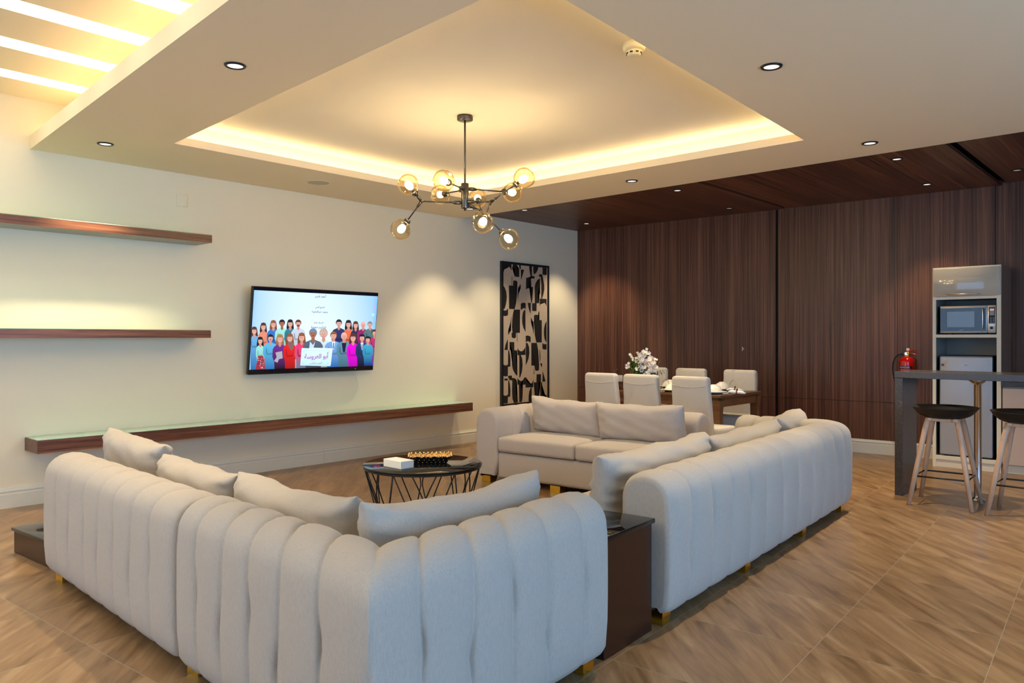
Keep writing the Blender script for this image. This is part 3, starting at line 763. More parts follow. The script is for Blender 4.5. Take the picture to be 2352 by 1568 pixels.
person(528, 900, 46, 'long', LB, (.17, .03, .30), 1.0, low=(.03, .01, .02))
pic([(460, 1100), (560, 1080), (570, 1190), (515, 1200), (490, 1255), (440, 1230), (480, 1170)], (.42, .40, .48))
person(676, 888, 45, 'long', AU, (.85, .015, .02), .9)
pic([(640, 940), (720, 940), (735, 1020), (700, 1080), (650, 1000)], (.25, .12, .12))
person(852, 880, 46, 'long', AU, (.90, .02, .16), .95, low=(.2, .4, .6))
person(1178, 825, 50, 'bob', (.55, .42, .38), (.66, .82, .88), 1.1)
person(1328, 855, 46, 'short', AU, (.20, .42, .80), 1.2, extra='suit', low=(.04, .28, .9))
person(1484, 860, 44, 'bald', GR, (.12, .30, .42), 1.05, SK, extra=None)
pic([(1450, 960), (1520, 960), (1500, 1100), (1470, 1100)], (.01, .01, .05))
person(1620, 890, 44, 'long', BR, (.90, .00, .75), .9, low=(1.0, .0, 1.0))
person(1755, 888, 40, 'short', BK, (.02, .05, .18), 1.0, extra='suit', low=(.01, .01, .03))
person(1842, 915, 36, 'curly', BK, (.05, .42, .65), .9, low=(.02, .05, .4))
person(1020, 820, 54, 'short', (.16, .26, .42), (.10, .14, .20), 1.15, SKD, extra='mustache')
pic([(975, 935), (1020, 990), (1055, 930), (1020, 1060), (960, 1060)], (.55, .75, .95))
pic([(1000, 1030), (1315, 1040), (1285, 1305), (960, 1290)], (.80, .82, .80))
pic([(850, 1035), (1302, 1048), (1278, 1312), (830, 1300)], (.72, .93, .92), (.55, .85, .88))
for p_ in ([(885, 1070), (1275, 1080), (1275, 1083), (885, 1074)], [(865, 1278), (1250, 1288), (1250, 1291), (865, 1282)]):
    pic(p_, (.3, .55, .65))
for (x, y) in ((880, 1090), (1262, 1100), (868, 1262), (1242, 1272)):
    for a in range(5): pic(ell(x+9*math.cos(a*1.3), y+12*math.sin(a*1.3), 5, 4, 6), (.35, .62, .70))
for (x, y, r_) in ((1945, 262, 9), (1992, 290, 10), (1940, 420, 14), (1965, 470, 7)):
    pic(ell(x, y, r_, r_*1.1, 8), (.80, .35, .75))
pic(ell(1918, 535, 22, 26, 12), (.55, .72, .85)); pic(ell(1918, 535, 17, 21, 12), (.48, .80, 1.0))
# lettering on the screen (letters given in joined forms, right to left)
AR = {'ا': (0xFE8D,0xFE8E,0,0), 'أ': (0xFE83,0xFE84,0,0), 'إ': (0xFE87,0xFE88,0,0), 'ب': (0xFE8F,0xFE90,0xFE91,0xFE92), 'ة': (0xFE93,0xFE94,0,0), 'ت': (0xFE95,0xFE96,0xFE97,0xFE98),
      'ث': (0xFE99,0xFE9A,0xFE9B,0xFE9C), 'ج': (0xFE9D,0xFE9E,0xFE9F,0xFEA0), 'ح': (0xFEA1,0xFEA2,0xFEA3,0xFEA4), 'د': (0xFEA9,0xFEAA,0,0), 'ر': (0xFEAD,0xFEAE,0,0), 'س': (0xFEB1,0xFEB2,0xFEB3,0xFEB4),
      'ش': (0xFEB5,0xFEB6,0xFEB7,0xFEB8), 'ظ': (0xFEC5,0xFEC6,0xFEC7,0xFEC8), 'ع': (0xFEC9,0xFECA,0xFECB,0xFECC), 'ف': (0xFED1,0xFED2,0xFED3,0xFED4), 'ل': (0xFEDD,0xFEDE,0xFEDF,0xFEE0),
      'م': (0xFEE1,0xFEE2,0xFEE3,0xFEE4), 'ن': (0xFEE5,0xFEE6,0xFEE7,0xFEE8), 'ه': (0xFEE9,0xFEEA,0xFEEB,0xFEEC), 'و': (0xFEED,0xFEEE,0,0), 'ي': (0xFEF1,0xFEF2,0xFEF3,0xFEF4)}
def arabic(s):
    out = ''
    for wd in s.split(' '):
        r_ = ''
        n = len(wd); i = 0; prev = False
        while i < n:
            ch = wd[i]
            if ch == 'ل' and i+1 < n and wd[i+1] == 'إ':
                r_ += chr(0xFEFA if prev else 0xFEF9); prev = False; i += 2; continue
            f = AR[ch]
            nxt = i+1 < n and f[2]
            r_ += chr(f[3] if (prev and nxt) else f[2] if nxt else f[1] if prev else f[0])
            prev = bool(f[2])
            i += 1
        out += ' ' + r_
    return out.strip()[::-1]
def text_mesh(s, size=1.0, bold=0.0):
    c = bpy.data.curves.new('t', 'FONT'); c.body = s; c.size = size; c.align_x = 'CENTER'; c.align_y = 'CENTER'; c.offset = bold
    c.resolution_u = 3
    o_ = bpy.data.objects.new('t', c); COL.objects.link(o_)
    dg = bpy.context.evaluated_depsgraph_get()
    me_ = bpy.data.meshes.new_from_object(o_.evaluated_get(dg))
    bpy.data.objects.remove(o_)
    return me_
def lettering(name, s, cx, cz, width, y, m, parent, bold=.012, rot=None):
    me_ = text_mesh(s, 1.0, bold)
    xs = [v.co.x for v in me_.vertices]; ys = [v.co.y for v in me_.vertices]
    k = width/(max(xs)-min(xs)); mx, my = (max(xs)+min(xs))/2, (max(ys)+min(ys))/2
    for v in me_.vertices:
        v.co = Vector(((v.co.x-mx)*k+cx, y, (v.co.y-my)*k+cz))
    me_.materials.clear(); me_.materials.append(m)
    o_ = bpy.data.objects.new(name, me_); COL.objects.link(o_)
    if parent: o_.parent = parent
    return o_
me = bpy.data.meshes.new('screen_picture'); me.from_pydata(PV, [], PF)
ca = me.color_attributes.new('col', 'FLOAT_COLOR', 'CORNER')
i = 0
for cc in PC:
    for c_ in cc:
        ca.data[i].color = (*c_, 1); i += 1
ms = bpy.data.materials.new('lit_screen_picture'); ms.use_nodes = True
N, L, bs = nodes(ms)
at_ = N.new('ShaderNodeAttribute'); at_.attribute_name = 'col'
L.new(at_.outputs['Color'], bs.inputs['Emission Color']); bs.inputs['Emission Strength'].default_value = 1.05
bs.inputs['Base Color'].default_value = (0, 0, 0, 1); bs.inputs['Roughness'].default_value = .3
me.materials.append(ms)
bm = bmesh.new(); bm.from_mesh(me); bmesh.ops.triangulate(bm, faces=bm.faces[:]); bm.to_mesh(me); bm.free()
scr = bpy.data.objects.new('screen_picture', me); COL.objects.link(scr); scr.parent = t
M['scr_text'] = emis('teal_screen_letters', (.01, .09, .20), 1.0, (.01, .01, .01))
M['scr_purple'] = emis('purple_screen_letters', (.42, .06, .48), 1.0, (.02, .01, .02))
yT = -.0014-.000012*(lay[0]+8)
for s_, px, py, wpx in (('أحمد فهيم', 1135, 257, 160), ('المنتج الفني', 1125, 425, 135), ('محمد عبدالحفيظ', 1120, 490, 245), ('الإشراف العام', 1108, 658, 142), ('إبراهيم حمودة', 1108, 728, 226)):
    a = sp(px, py); wd = sp(px+wpx/2, py)[0]-sp(px-wpx/2, py)[0]
    lettering('screen_lettering', arabic(s_), a[0], a[1], wd, -.0014-.000012*26, M['scr_text'], t, .016)
a = sp(1075, 1160); lettering('screen_lettering', arabic('أبو العروسة'), a[0], a[1], .285, yT, M['scr_purple'], t, .016)
a = sp(1065, 1270); lettering('screen_lettering', arabic('الموسم الثالث'), a[0], a[1], .145, yT, M['scr_purple'], t, .006)

# ================================================================ SOFAS
def quilt(path, seams, prof, side=1, bulge=.02, groove=.014, tuft=None, endcap=.03, zt=(.30, .42), first_tuft=0, caps=(True, True)):
    """Quilted upholstered roll. path: outer polyline [(x,y)..]; seams: distances along it; prof: [(inward, z)..]
    side: +1 if inward is to the left of the walking direction."""
    V2 = [Vector((x, y)) for x, y in path]
    segs = [(V2[i+1]-V2[i]) for i in range(len(V2)-1)]
    lens = [s_.length for s_ in segs]
    dirs = [s_.normalized() for s_ in segs]
    nrm = [Vector((-d.y, d.x))*side for d in dirs]
    cum = [0]
    for l in lens: cum.append(cum[-1]+l)
    def base(s_, a):
        s_ = max(0, min(cum[-1], s_))
        k = 0
        while k < len(lens)-1 and s_ > cum[k+1]+1e-6: k += 1
        def corner(j):
            if j == 0: return V2[0] + nrm[0]*a
            if j == len(V2)-1: return V2[-1] + nrm[-1]*a
            m_ = (nrm[j-1]+nrm[j]); m_ = m_/max(.2, m_.dot(nrm[j]))
            return V2[j] + m_*a
        c0, c1 = corner(k), corner(k+1)
        f = (s_-cum[k])/lens[k]
        p = c0.lerp(c1, f)
        n = nrm[k].copy()
        # soften the normal near a corner
        for j in (k, k+1):
            if 0 < j < len(V2)-1:
                dd = abs(s_-cum[j])
                if dd < .06:
                    o_ = nrm[j-1] if j == k else nrm[j]
                    w_ = .5*(1-dd/.06)
                    n = (n*(1-w_)+o_*w_).normalized()
        return p, n
    # normals of the profile
    P = prof; NP = len(P); pn = []
    for i in range(NP):
        a = P[max(0, i-1)]; c_ = P[min(NP-1, i+1)]
        t_ = Vector((c_[0]-a[0], c_[1]-a[1])).normalized()
        pn.append(Vector((-t_.y, t_.x)))          # points away from the roll's inside
    rows = []
    fr = [0, .025, .06, .12, .22, .36, .5, .64, .78, .88, .94, .975]
    sm = list(seams)
    cols = []
    for c in range(len(sm)-1):
        for f in fr: cols.append((c, f))
    cols.append((len(sm)-2, 1.0))
    rnd = random.Random(len(sm)*7+3)
    zts = [zt[(i+first_tuft) % 2]+rnd.uniform(-.03, .03) for i in range(len(sm))]
    sg = [(1 if (i+first_tuft) % 2 else -1) for i in range(len(sm))]
    def line(i, z):
        if i == 0 or i == len(sm)-1: return sm[i]
        e = math.exp(-((z-zts[i])/.07)**2)
        return sm[i] + .014*sg[i]*e + .006*sg[i]*math.sin(z*9)
    def deep(i, z):
        if (i == 0 and caps[0]) or (i == len(sm)-1 and caps[1]): return 0
        k_ = .3 if any(abs(sm[i]-c_) < .02 for c_ in cum[1:-1]) else 1
        return groove*k_*(.55 + 1.0*math.exp(-((z-zts[i])/.06)**2))
    for (c, f) in cols:
        row = []
        for i in range(NP):
            a, z = P[i]
            zz = z if a < .1 else .9-z
            s0, s1 = line(c, zz), line(c+1, zz)
            s_ = s0+(s1-s0)*f
            edge = 1-abs(2*f-1)**2.6
            wdt = (s1-s0)
            d = bulge*edge*min(1.2, wdt/.2)
            g = deep(c, zz)*math.exp(-(f*wdt/.012)**2) + deep(c+1, zz)*math.exp(-((1-f)*wdt/.012)**2)
            tp = 1.0
            if z < .16: tp = max(.3, (z-.04)/.12)
            if a > .2 and z < .45: tp = .3
            d = (d-g)*tp
            # round off free ends
            if (c == 0 and caps[0] and f*wdt < endcap) or (c == len(sm)-2 and caps[1] and (1-f)*wdt < endcap):
                q = (f if c == 0 and caps[0] and f*wdt < endcap else 1-f)*wdt/endcap
                d = min(d, 0) - endcap*(1-math.sqrt(max(0, 1-(1-q)**2)))
            p, n = base(s_, a + pn[i][0]*d)
            row.append((p.x, p.y, z + pn[i][1]*d))
        rows.append(row)
    b_ = MB(); b_.grid(rows)
    for r_, rev in ((rows[0], side > 0), (rows[-1], side < 0)):
        b_.add(r_, [tuple(range(len(r_))) if rev else tuple(range(len(r_)-1, -1, -1))], 0, False)
    return b_

def roll_profile(th=.25, top=.68, bot=.06, inner=.30, r=.11, lean=.012):
    P = [(.05, bot), (.02, bot+.012), (.004, bot+.04), (0, bot+.09)]
    z = bot+.14
    while z < top-r-.02:
        P.append((-.006*math.sin((z-bot)/(top-bot)*PI), z)); z += .04
    for i in range(9):
        a = PI - (PI/2)*i/8
        P.append((r+r*math.cos(a)*1.0, top-r+r*math.sin(a)))
    P.append((th/2, top+.003))
    for i in range(9):
        a = PI/2 - (PI/2)*i/8
        P.append((th-r+r*math.cos(a), top-r+r*math.sin(a)))
    z = top-r-.04
    while z > inner:
        P.append((th, z)); z -= .05
    P.append((th, inner)); P.append((th-.04, bot+.02))
    # remove duplicates
    out = [P[0]]
    for p in P[1:]:
        if (Vector(p)-Vector(out[-1])).length > .004: out.append(p)
    return out

def cushion_slab(x0, x1, y0, y1, z0, z1, r=.035, puff=.02, nx=14, ny=14):
    b_ = MB().rbox(x0, x1, y0, y1, z0, z1, r, 4)
    bm = bmesh.new()
    vs = [bm.verts.new(v) for v in b_.v]
    for f in b_.f:
        try: bm.faces.new([vs[i] for i in f])
        except ValueError: pass
    bmesh.ops.subdivide_edges(bm, edges=[e for e in bm.edges if e.calc_length() > .15], cuts=6, use_grid_fill=True)
    bmesh.ops.triangulate(bm, faces=[f for f in bm.faces if len(f.verts) > 4])
    cx, cy = (x0+x1)/2, (y0+y1)/2
    for v in bm.verts:
        u = (v.co.x-cx)/((x1-x0)/2); w_ = (v.co.y-cy)/((y1-y0)/2)
        k = max(0, 1-u**4)*max(0, 1-w_**4)
        if v.co.z > (z0+z1)/2: v.co.z += puff*k
    bm.verts.index_update()
    o_ = MB(); o_.add([v.co[:] for v in bm.verts], [[v.index for v in f.verts] for f in bm.faces], 0, True)
    bm.free()
    return o_

def foot(b_, x, y, h=.06, w_=.075, flip=1):
    b_.prism([(x-w_/2, y-w_/2), (x+w_/2, y-w_/2), (x+w_/2, y+w_/2), (x-w_/2, y+w_/2)], h*.55, h)
    b_.add([(x-w_*.5, y-w_*.5, h*.56), (x+w_*.5, y-w_*.5, h*.56), (x+w_*.5, y+w_*.5, h*.56), (x-w_*.5, y+w_*.5, h*.56),
            (x-w_*.5, y-w_*.5, 0), (x+w_*.30*flip, y-w_*.5, 0), (x+w_*.30*flip, y+w_*.5, 0), (x-w_*.5, y+w_*.5, 0)],
           [(4,7,6,5), (0,1,2,3), (0,4,5,1), (1,5,6,2), (2,6,7,3), (3,7,4,0)])
    return b_

def pillow(Wd, Hd, T, seed=0, sag=.0, ears=.03, wr=.006, nu=36, nv=22):
    """plump rectangular back cushion standing in the x-z plane, base at z=0"""
    rnd = random.Random(seed)
    ph = [rnd.uniform(0, 6.28) for _ in range(8)]
    def surf(u, v, sg_):
        x = u*Wd/2*(1-ears*(1-v*v)*.8 + ears*.4*(abs(v)**6)); z = v*Hd/2*(1-ears*1.6*(1-u*u)+ears*.4*abs(u)**8)
        k = (max(0, 1-abs(u)**5)**.42)*(max(0, 1-abs(v)**4)**.42)
        y_ = sg_*T/2*k
        rad = max(abs(u), abs(v))
        w_ = wr*(math.sin(9*u+5*v+ph[0])*math.sin(4*v+ph[1]) + .8*math.sin(17*u*(.6+abs(v))+ph[2])*rad**3 + .6*math.sin(15*v+ph[3]+3*u)*abs(u)**4*1.6)
        y_ += sg_*w_*min(1, k*2)
        z += -sag*(1-u*u)*(v+1)/2 + wr*.8*math.sin(7*u+ph[4])*(v > .2)
        return (x, y_, z+Hd/2)
    us = [math.sin(PI/2*(-1+2*i/nu)) for i in range(nu+1)]
    vs_ = [math.sin(PI/2*(-1+2*i/nv)) for i in range(nv+1)]
    b_ = MB()
    b_.grid([[surf(u, v, -1) for u in us] for v in vs_])
    b_.grid([[surf(u, v, 1) for u in reversed(us)] for v in vs_])
    return b_

def place_pillow(cx, cy, cz, Wd, Hd, T, rz, lean, roll, label, group, seed, parts=True, **kw):
    """cx, cy, cz: local (sofa-frame) middle of the base; lean tips the top backwards"""
    t_ = tag(pillow(Wd, Hd, T, seed, **kw).build('back_cushion', M['fabric'], fix=True), label, 'cushion', group)
    t_.location = loc4(cx, cy, cz)
    t_.rotation_euler = (Matrix.Rotation(rz+S4, 3, 'Z') @ Matrix.Rotation(lean, 3, 'X') @ Matrix.Rotation(roll, 3, 'Y')).to_euler()
    return t_

# --- corner sofa in the foreground (frame turned 4 degrees with the tiles)
CO = (2.0, 2.4, 0)
t = thing('corner_sofa', 'large channel-quilted beige corner sofa seen from behind in the foreground', 'sofa', loc4(*CO), S4)
PR = roll_profile(.25, .68, .06)
def cum_y(ys, y0=1.55, k=math.sqrt(1+.11**2)): return [(y-y0)*k for y in ys]
lw = lambda y: 1.373+.11*(y-1.55)
# corner part: down from the module joint, round the corner, along the near side
Ljoin = (2.80-1.55)*math.sqrt(1+.0121)
pathc = [(lw(2.80), 2.80), (1.373, 1.55), (2.604, 1.55)]
ys = [2.80, 2.62, 2.418, 2.224, 2.028, 1.80]
sc_ = [Ljoin-(y-1.55)*math.sqrt(1.0121) for y in ys] + [Ljoin] + [Ljoin+x-1.373 for x in (1.56, 1.79, 1.985, 2.195, 2.42, 2.604)]
quilt(pathc, sc_, PR, side=1, bulge=.010, groove=.010).build('backrest', M['fabric'], t, CO, fix=True)
patl = [(lw(4.50)-.004, 4.50), (lw(2.815)-.004, 2.815)]
k_ = math.sqrt(1.0121)
sl_ = [(4.50-y)*k_ for y in (4.50, 4.27, 4.06, 3.845, 3.645, 3.455, 3.25, 3.045, 2.815)]
quilt(patl, sl_, roll_profile(.25, .675, .065), side=1, bulge=.007, groove=.009).build('backrest', M['fabric'], t, CO, fix=True)
ly = lambda y, a: lw(y)+a
b = MB(); b.prism([(ly(1.6, .06), 1.61), (2.59, 1.61), (2.59, 2.46), (ly(2.46, .95), 2.46), (ly(4.46, .92), 4.46), (ly(4.46, .06), 4.46)], .065, .27)
b.build('seat_base', M['fabric'], t, CO)
cushion_slab(2.33, 2.60, 1.78, 2.48, .275, .42).build('seat_cushion', M['fabric'], t, CO, fix=True)
cushion_slab(1.66, 2.325, 1.78, 2.48, .275, .42).build('seat_cushion', M['fabric'], t, CO, fix=True)
for (y0, y1) in ((2.49, 3.14), (3.145, 3.80), (3.805, 4.46)):
    c_ = cushion_slab(0, .70, y0, y1, .275, .42)
    c_.v = [(x+lw(y)+.26, y, z) for x, y, z in c_.v]
    c_.build('seat_cushion', M['fabric'], t, CO, fix=True)
for (x, y, fl) in ((2.54, 1.645, 1), (1.62, 2.80, -1), (1.78, 4.42, -1), (1.50, 1.70, 1), (2.53, 2.38, 1), (2.45, 4.38, 1), (2.35, 3.0, 1)):
    foot(MB(), x, y, .066, .08, fl).build('foot', M['gold'], t, CO)

# --- long sofa on the right
SO = (4.6, 2.0, 0)
t = thing('long_sofa', 'long channel-quilted beige sofa on the right with its back to the bar stools', 'sofa', loc4(*SO), S4)
SX = [3.13, 3.353, 3.60, 3.837, 4.092, 4.338, 4.616, 4.897, 5.18, 5.45, 5.72, 5.94, 6.15]
sq = [x-3.13 for x in SX] + [3.02+.22, 3.02+.44, 3.02+.63, 3.02+.82]
quilt([(3.13, 1.555), (6.15, 1.555), (6.15, 2.375)], sq, roll_profile(.25, .672, .055), side=1, bulge=.011, groove=.012, first_tuft=1).build('backrest', M['fabric'], t, SO, fix=True)
MB().rbox(3.15, 5.92, 1.64, 2.36, .06, .27, .02, 3).build('seat_base', M['fabric'], t, SO)
for (x0, x1) in ((3.15, 4.07), (4.075, 4.99), (4.995, 5.90)):
    cushion_slab(x0, x1, 1.80, 2.385, .275, .42).build('seat_cushion', M['fabric'], t, SO, fix=True)
for (x, y, fl) in ((3.19, 1.64, 1), (4.17, 1.635, 1), (5.16, 1.635, 1), (6.05, 1.63, 1), (3.2, 2.30, 1), (6.0, 2.30, 1)):
    foot(MB(), x, y, .062, .08, fl).build('foot', M['gold'], t, SO)

# --- two-seat sofa at the far side
FO = (5.7, 3.5, 0)
t = thing('two_seat_sofa', 'two-seat greige sofa with rounded arms facing the coffee table, below the picture', 'sofa', loc4(*FO), S4)
Pf = roll_profile(.25, .665, .05, .2, .115)
fp = [(5.30, 4.56), (6.20, 4.56), (6.20, 2.70)]
fs = [0, .30, .52, .73, .90] + [.90+x for x in (.21, .43, .64, .86, 1.07, 1.28, 1.50, 1.68, 1.86)]
quilt(fp, fs, Pf, side=-1, bulge=.004, groove=.003).build('backrest', M['fabric2'], t, FO, fix=True)
MB().rbox(5.315, 6.0, 2.71, 4.32, .055, .285, .03, 4).build('seat_base', M['fabric2'], t, FO)
cushion_slab(5.29, 5.99, 3.492, 4.305, .29, .42, .03, .018).build('seat_cushion', M['fabric2'], t, FO, fix=True)
cushion_slab(5.29, 5.99, 2.70, 3.488, .29, .42, .03, .018).build('seat_cushion', M['fabric2'], t, FO, fix=True)
for (x, y) in ((5.39, 4.47), (5.36, 3.69), (5.39, 2.79), (6.1, 4.45), (6.1, 2.79)):
    foot(MB(), x, y, .058, .10, 1).build('foot', M['gold'], t, FO)

# --- loose back cushions
GC = 'loose back cushions on the corner sofa'
aL = -math.atan(.11)                      # the left wing leans off the sofa frame a little
place_pillow(2.14, 1.94, .42, .96, .335, .19, 0, R(3), R(1.2), 'beige back cushion on the near side of the corner sofa, right of the cushion corner', GC, 11, sag=.035)
place_pillow(1.925, 2.59, .42, .90, .30, .19, R(-90)+aL, R(7), R(-1.0), 'wide beige back cushion left of the corner, third along the left wing', GC, 12, sag=.03)
place_pillow(2.00, 3.45, .42, .80, .275, .18, R(-90)+aL, R(6), R(1), 'beige back cushion midway along the left wing of the corner sofa', GC, 13)
place_pillow(2.12, 4.30, .42, .80, .33, .18, R(-90)+aL, R(6), R(2), 'beige back cushion at the far left end of the corner sofa, nearest the low shelf', GC, 14)
GR_ = 'loose back cushions on the long sofa'
place_pillow(3.77, 1.965, .42, 1.21, .305, .22, 0, R(4), R(0), 'puffy beige back cushion at the near end of the long sofa by the side table', GR_, 21, wr=.010)
place_pillow(5.00, 1.965, .42, 1.16, .28, .20, 0, R(8), R(-1), 'beige back cushion in the middle of the long sofa', GR_, 22)
place_pillow(5.92, 1.98, .42, .70, .31, .20, R(6), R(8), R(-2), 'beige back cushion at the far end of the long sofa, against its arm', GR_, 23)
GF = 'loose back cushions on the two-seat sofa'
def fp_(cx, cy, label, seed, w_, rl, sag):
    p = place_pillow(cx, cy, .43, w_, .325, .19, R(-90), R(12), rl, label, GF, seed, sag=sag)
    p.data.materials[0] = M['fabric2']
fp_(5.84, 3.90, 'greige back cushion on the left seat of the two-seat sofa', 31, .76, R(2), .01)
fp_(5.80, 3.13, 'greige back cushion on the right seat of the two-seat sofa', 32, .82, R(-1), .01)

# ================================================================ LOW TABLES
def gloss_box(name, x0, x1, y0, y1, h, label, ov=.012):
    o_ = ((x0+x1)/2, (y0+y1)/2, 0)
    t_ = thing(name, label, 'side table', loc4(*o_), S4)
    MB().rbox(x0+ov, x1-ov, y0+ov, y1-ov, 0, h-.022, .004, 2, smooth=False).build('body', M['brown_gloss'], t_, o_)
    MB().rbox(x0, x1, y0, y1, h-.022, h, .006, 3).build('glass_top', M['black_glass'], t_, o_)
    return t_
gloss_box('side_table', 2.655, 3.085, 1.60, 2.18, .50, 'tall dark brown box side table with black glass top between the two big sofas')
gloss_box('side_table', 1.80, 2.45, 4.575, 5.26, .155, 'low dark brown box table with black glass top on the floor at far left')

# coffee table
CT = (3.48, 3.95, 0)
t = thing('coffee_table', 'round coffee table with black glass top on a black wire frame', 'coffee table', CT)
MB().lathe([(.001, .438), (.40, .438), (.405, .441), (.405, .447), (.40, .45), (.001, .45)], 72).build('tabletop', M['black_glass'], t)
b = MB()
ring = lambda r_, z, n=56: [(r_*math.cos(2*PI*i/n), r_*math.sin(2*PI*i/n), z) for i in range(n)]
b.tube(ring(.392, .430), .008, 8, closed=True); b.tube(ring(.295, .008), .008, 8, closed=True)
PT = lambda a, f: ((.392+(.295-.392)*f)*math.cos(a), (.392+(.295-.392)*f)*math.sin(a), .430-.422*f)
for k in range(6):
    a = 2*PI*k/6 + .35
    b.tube([PT(a, 0), PT(a+.44, 1)], .0045, 8); b.tube([PT(a, 0), PT(a-.44, 1)], .0045, 8)
    c_ = a + PI/6
    for q in (-1, 1):
        b.tube([PT(c_+q*.20, 0), PT(c_+q*.10, .2), PT(c_+q*.025, .36), PT(c_+q*.015, .46), PT(c_+q*.06, .62), PT(c_+q*.20, 1)], .0045, 8)
b.build('wire_frame', M['black'], t)
o = MB().rbox(-.053, .053, -.094, .094, 0, .051, .003, 2, smooth=False).build('tissue_box', M['paper'])
o.location = (3.266, 3.948, .45); o.rotation_euler = (0, 0, R(-2))
tag(o, 'plain white card box on the black coffee table', 'box')
t = thing('decorative_tray', 'flared decorative tray, gold beads inside and black studded outside, on the coffee table', 'tray', (3.525, 3.925, .45), R(-42))
w_, d_, h_ = .29, .17, .050
MB().rbox(-w_*.36, w_*.36, -d_*.33, d_*.33, 0, .004, .0015, 2).build('tray_base', M['black_plastic'], t)
def flare(inset, nm_, mt_, extra=None):
    b_ = MB()
    def ring_(f, z):
        pts = []
        hw, hd = w_*(.36+.14*f)-inset, d_*(.33+.17*f)-inset
        n = 20
        P4 = [(-hw, -hd), (hw, -hd), (hw, hd), (-hw, hd)]
        for k in range(4):
            p, q = P4[k], P4[(k+1) % 4]
            m = n if k % 2 == 0 else 12
            for i in range(m):
                g = i/m
                wv = .004*math.cos(g*2*PI*(5 if k % 2 == 0 else 3))*f
                pts.append((p[0]+(q[0]-p[0])*g, p[1]+(q[1]-p[1])*g, z+wv))
        return pts
    b_.grid([ring_(0, .002+inset*.6), ring_(.5, h_*.5), ring_(1, h_)], wrap=True)
    if inset > 0: b_.add([(-w_*.35, -d_*.32, .0052), (w_*.35, -d_*.32, .0052), (w_*.35, d_*.32, .0052), (-w_*.35, d_*.32, .0052)], [(0,1,2,3)])
    if extra: b_.add(extra.v, extra.f, 1, True)
    return b_.build(nm_, [M[mt_], M['gold_leafed']], t)
def beads(nm_, side, rad):
    b_ = MB()
    for r_ in range(3):
        f = .22+.36*r_
        o_ = .0035*side + (-.0025 if side < 0 else 0)
        n = 8
        for i in range(n):
            x_ = (-.5+(i+.25+(r_ % 2)*.5)/n)*w_*(.74+.26*f)
            for q in (-1, 1): b_.sphere((x_, q*(d_*(.33+.17*f)+o_), h_*f+.001), rad, 8)
        for i in range(4):
            y_ = (-.5+(i+.25+(r_ % 2)*.5)/4)*d_*.7
            for q in (-1, 1): b_.sphere((q*(w_*(.36+.14*f)+o_), y_, h_*f+.001), rad, 8)
    if side < 0:
        for i in range(10):
            for q in (-1, 1): b_.sphere(((-.5+(i+.5)/10)*w_*.98, q*d_*.495, h_+.004), .0085, 8)
        for i in range(5):
            for q in (-1, 1): b_.sphere((q*w_*.495, (-.5+(i+.5)/5)*d_*.9, h_+.004), .0085, 8)
    return b_
flare(0, 'outer_wall', 'black_plastic', beads('', 1, .0028)); flare(.0025, 'beaded_lining', 'gold_leafed', beads('', -1, .0075))
# ================================================================ DINING
DT = (7.22, 4.2, 0)
t = thing('dining_table', 'brown wooden dining table with tapered square legs beside the wood wall', 'dining table', DT)
x0, x1, y0, y1 = 6.76, 7.68, 3.42, 4.98
MB().rbox(x0, x1, y0, y1, .725, .75, .005, 2, smooth=False).build('tabletop', M['table_wood'], t, DT)
MB().box(x0+.06, x1-.06, y0+.06, y1-.06, .750, .7535).build('glass_inlay', M['black_glass'], t, DT)
b = MB()
b.box(x0+.02, x0+.045, y0+.03, y1-.03, .635, .725); b.box(x1-.045, x1-.02, y0+.03, y1-.03, .635, .725)
b.box(x0+.045, x1-.045, y0+.02, y0+.045, .635, .725); b.box(x0+.045, x1-.045, y1-.045, y1-.02, .635, .725)
b.build('apron', M['table_wood'], t, DT)
for sx, sy in ((x0+.05, y0+.05), (x1-.05, y0+.05), (x0+.05, y1-.05), (x1-.05, y1-.05)):
    b = MB()
    b.add([(sx-.028, sy-.028, 0), (sx+.028, sy-.028, 0), (sx+.028, sy+.028, 0), (sx-.028, sy+.028, 0),
           (sx-.036, sy-.036, .60), (sx+.036, sy-.036, .60), (sx+.036, sy+.036, .60), (sx-.036, sy+.036, .60),
           (sx-.046, sy-.046, .70), (sx+.046, sy-.046, .70), (sx+.046, sy+.046, .70), (sx-.046, sy+.046, .70)],
          [(3,2,1,0)] + [(i, (i+1) % 4, 4+(i+1) % 4, 4+i) for i in range(4)] + [(4+i, 4+(i+1) % 4, 8+(i+1) % 4, 8+i) for i in range(4)] + [(8,9,10,11)])
    b.build('leg', M['table_wood'], t, DT)

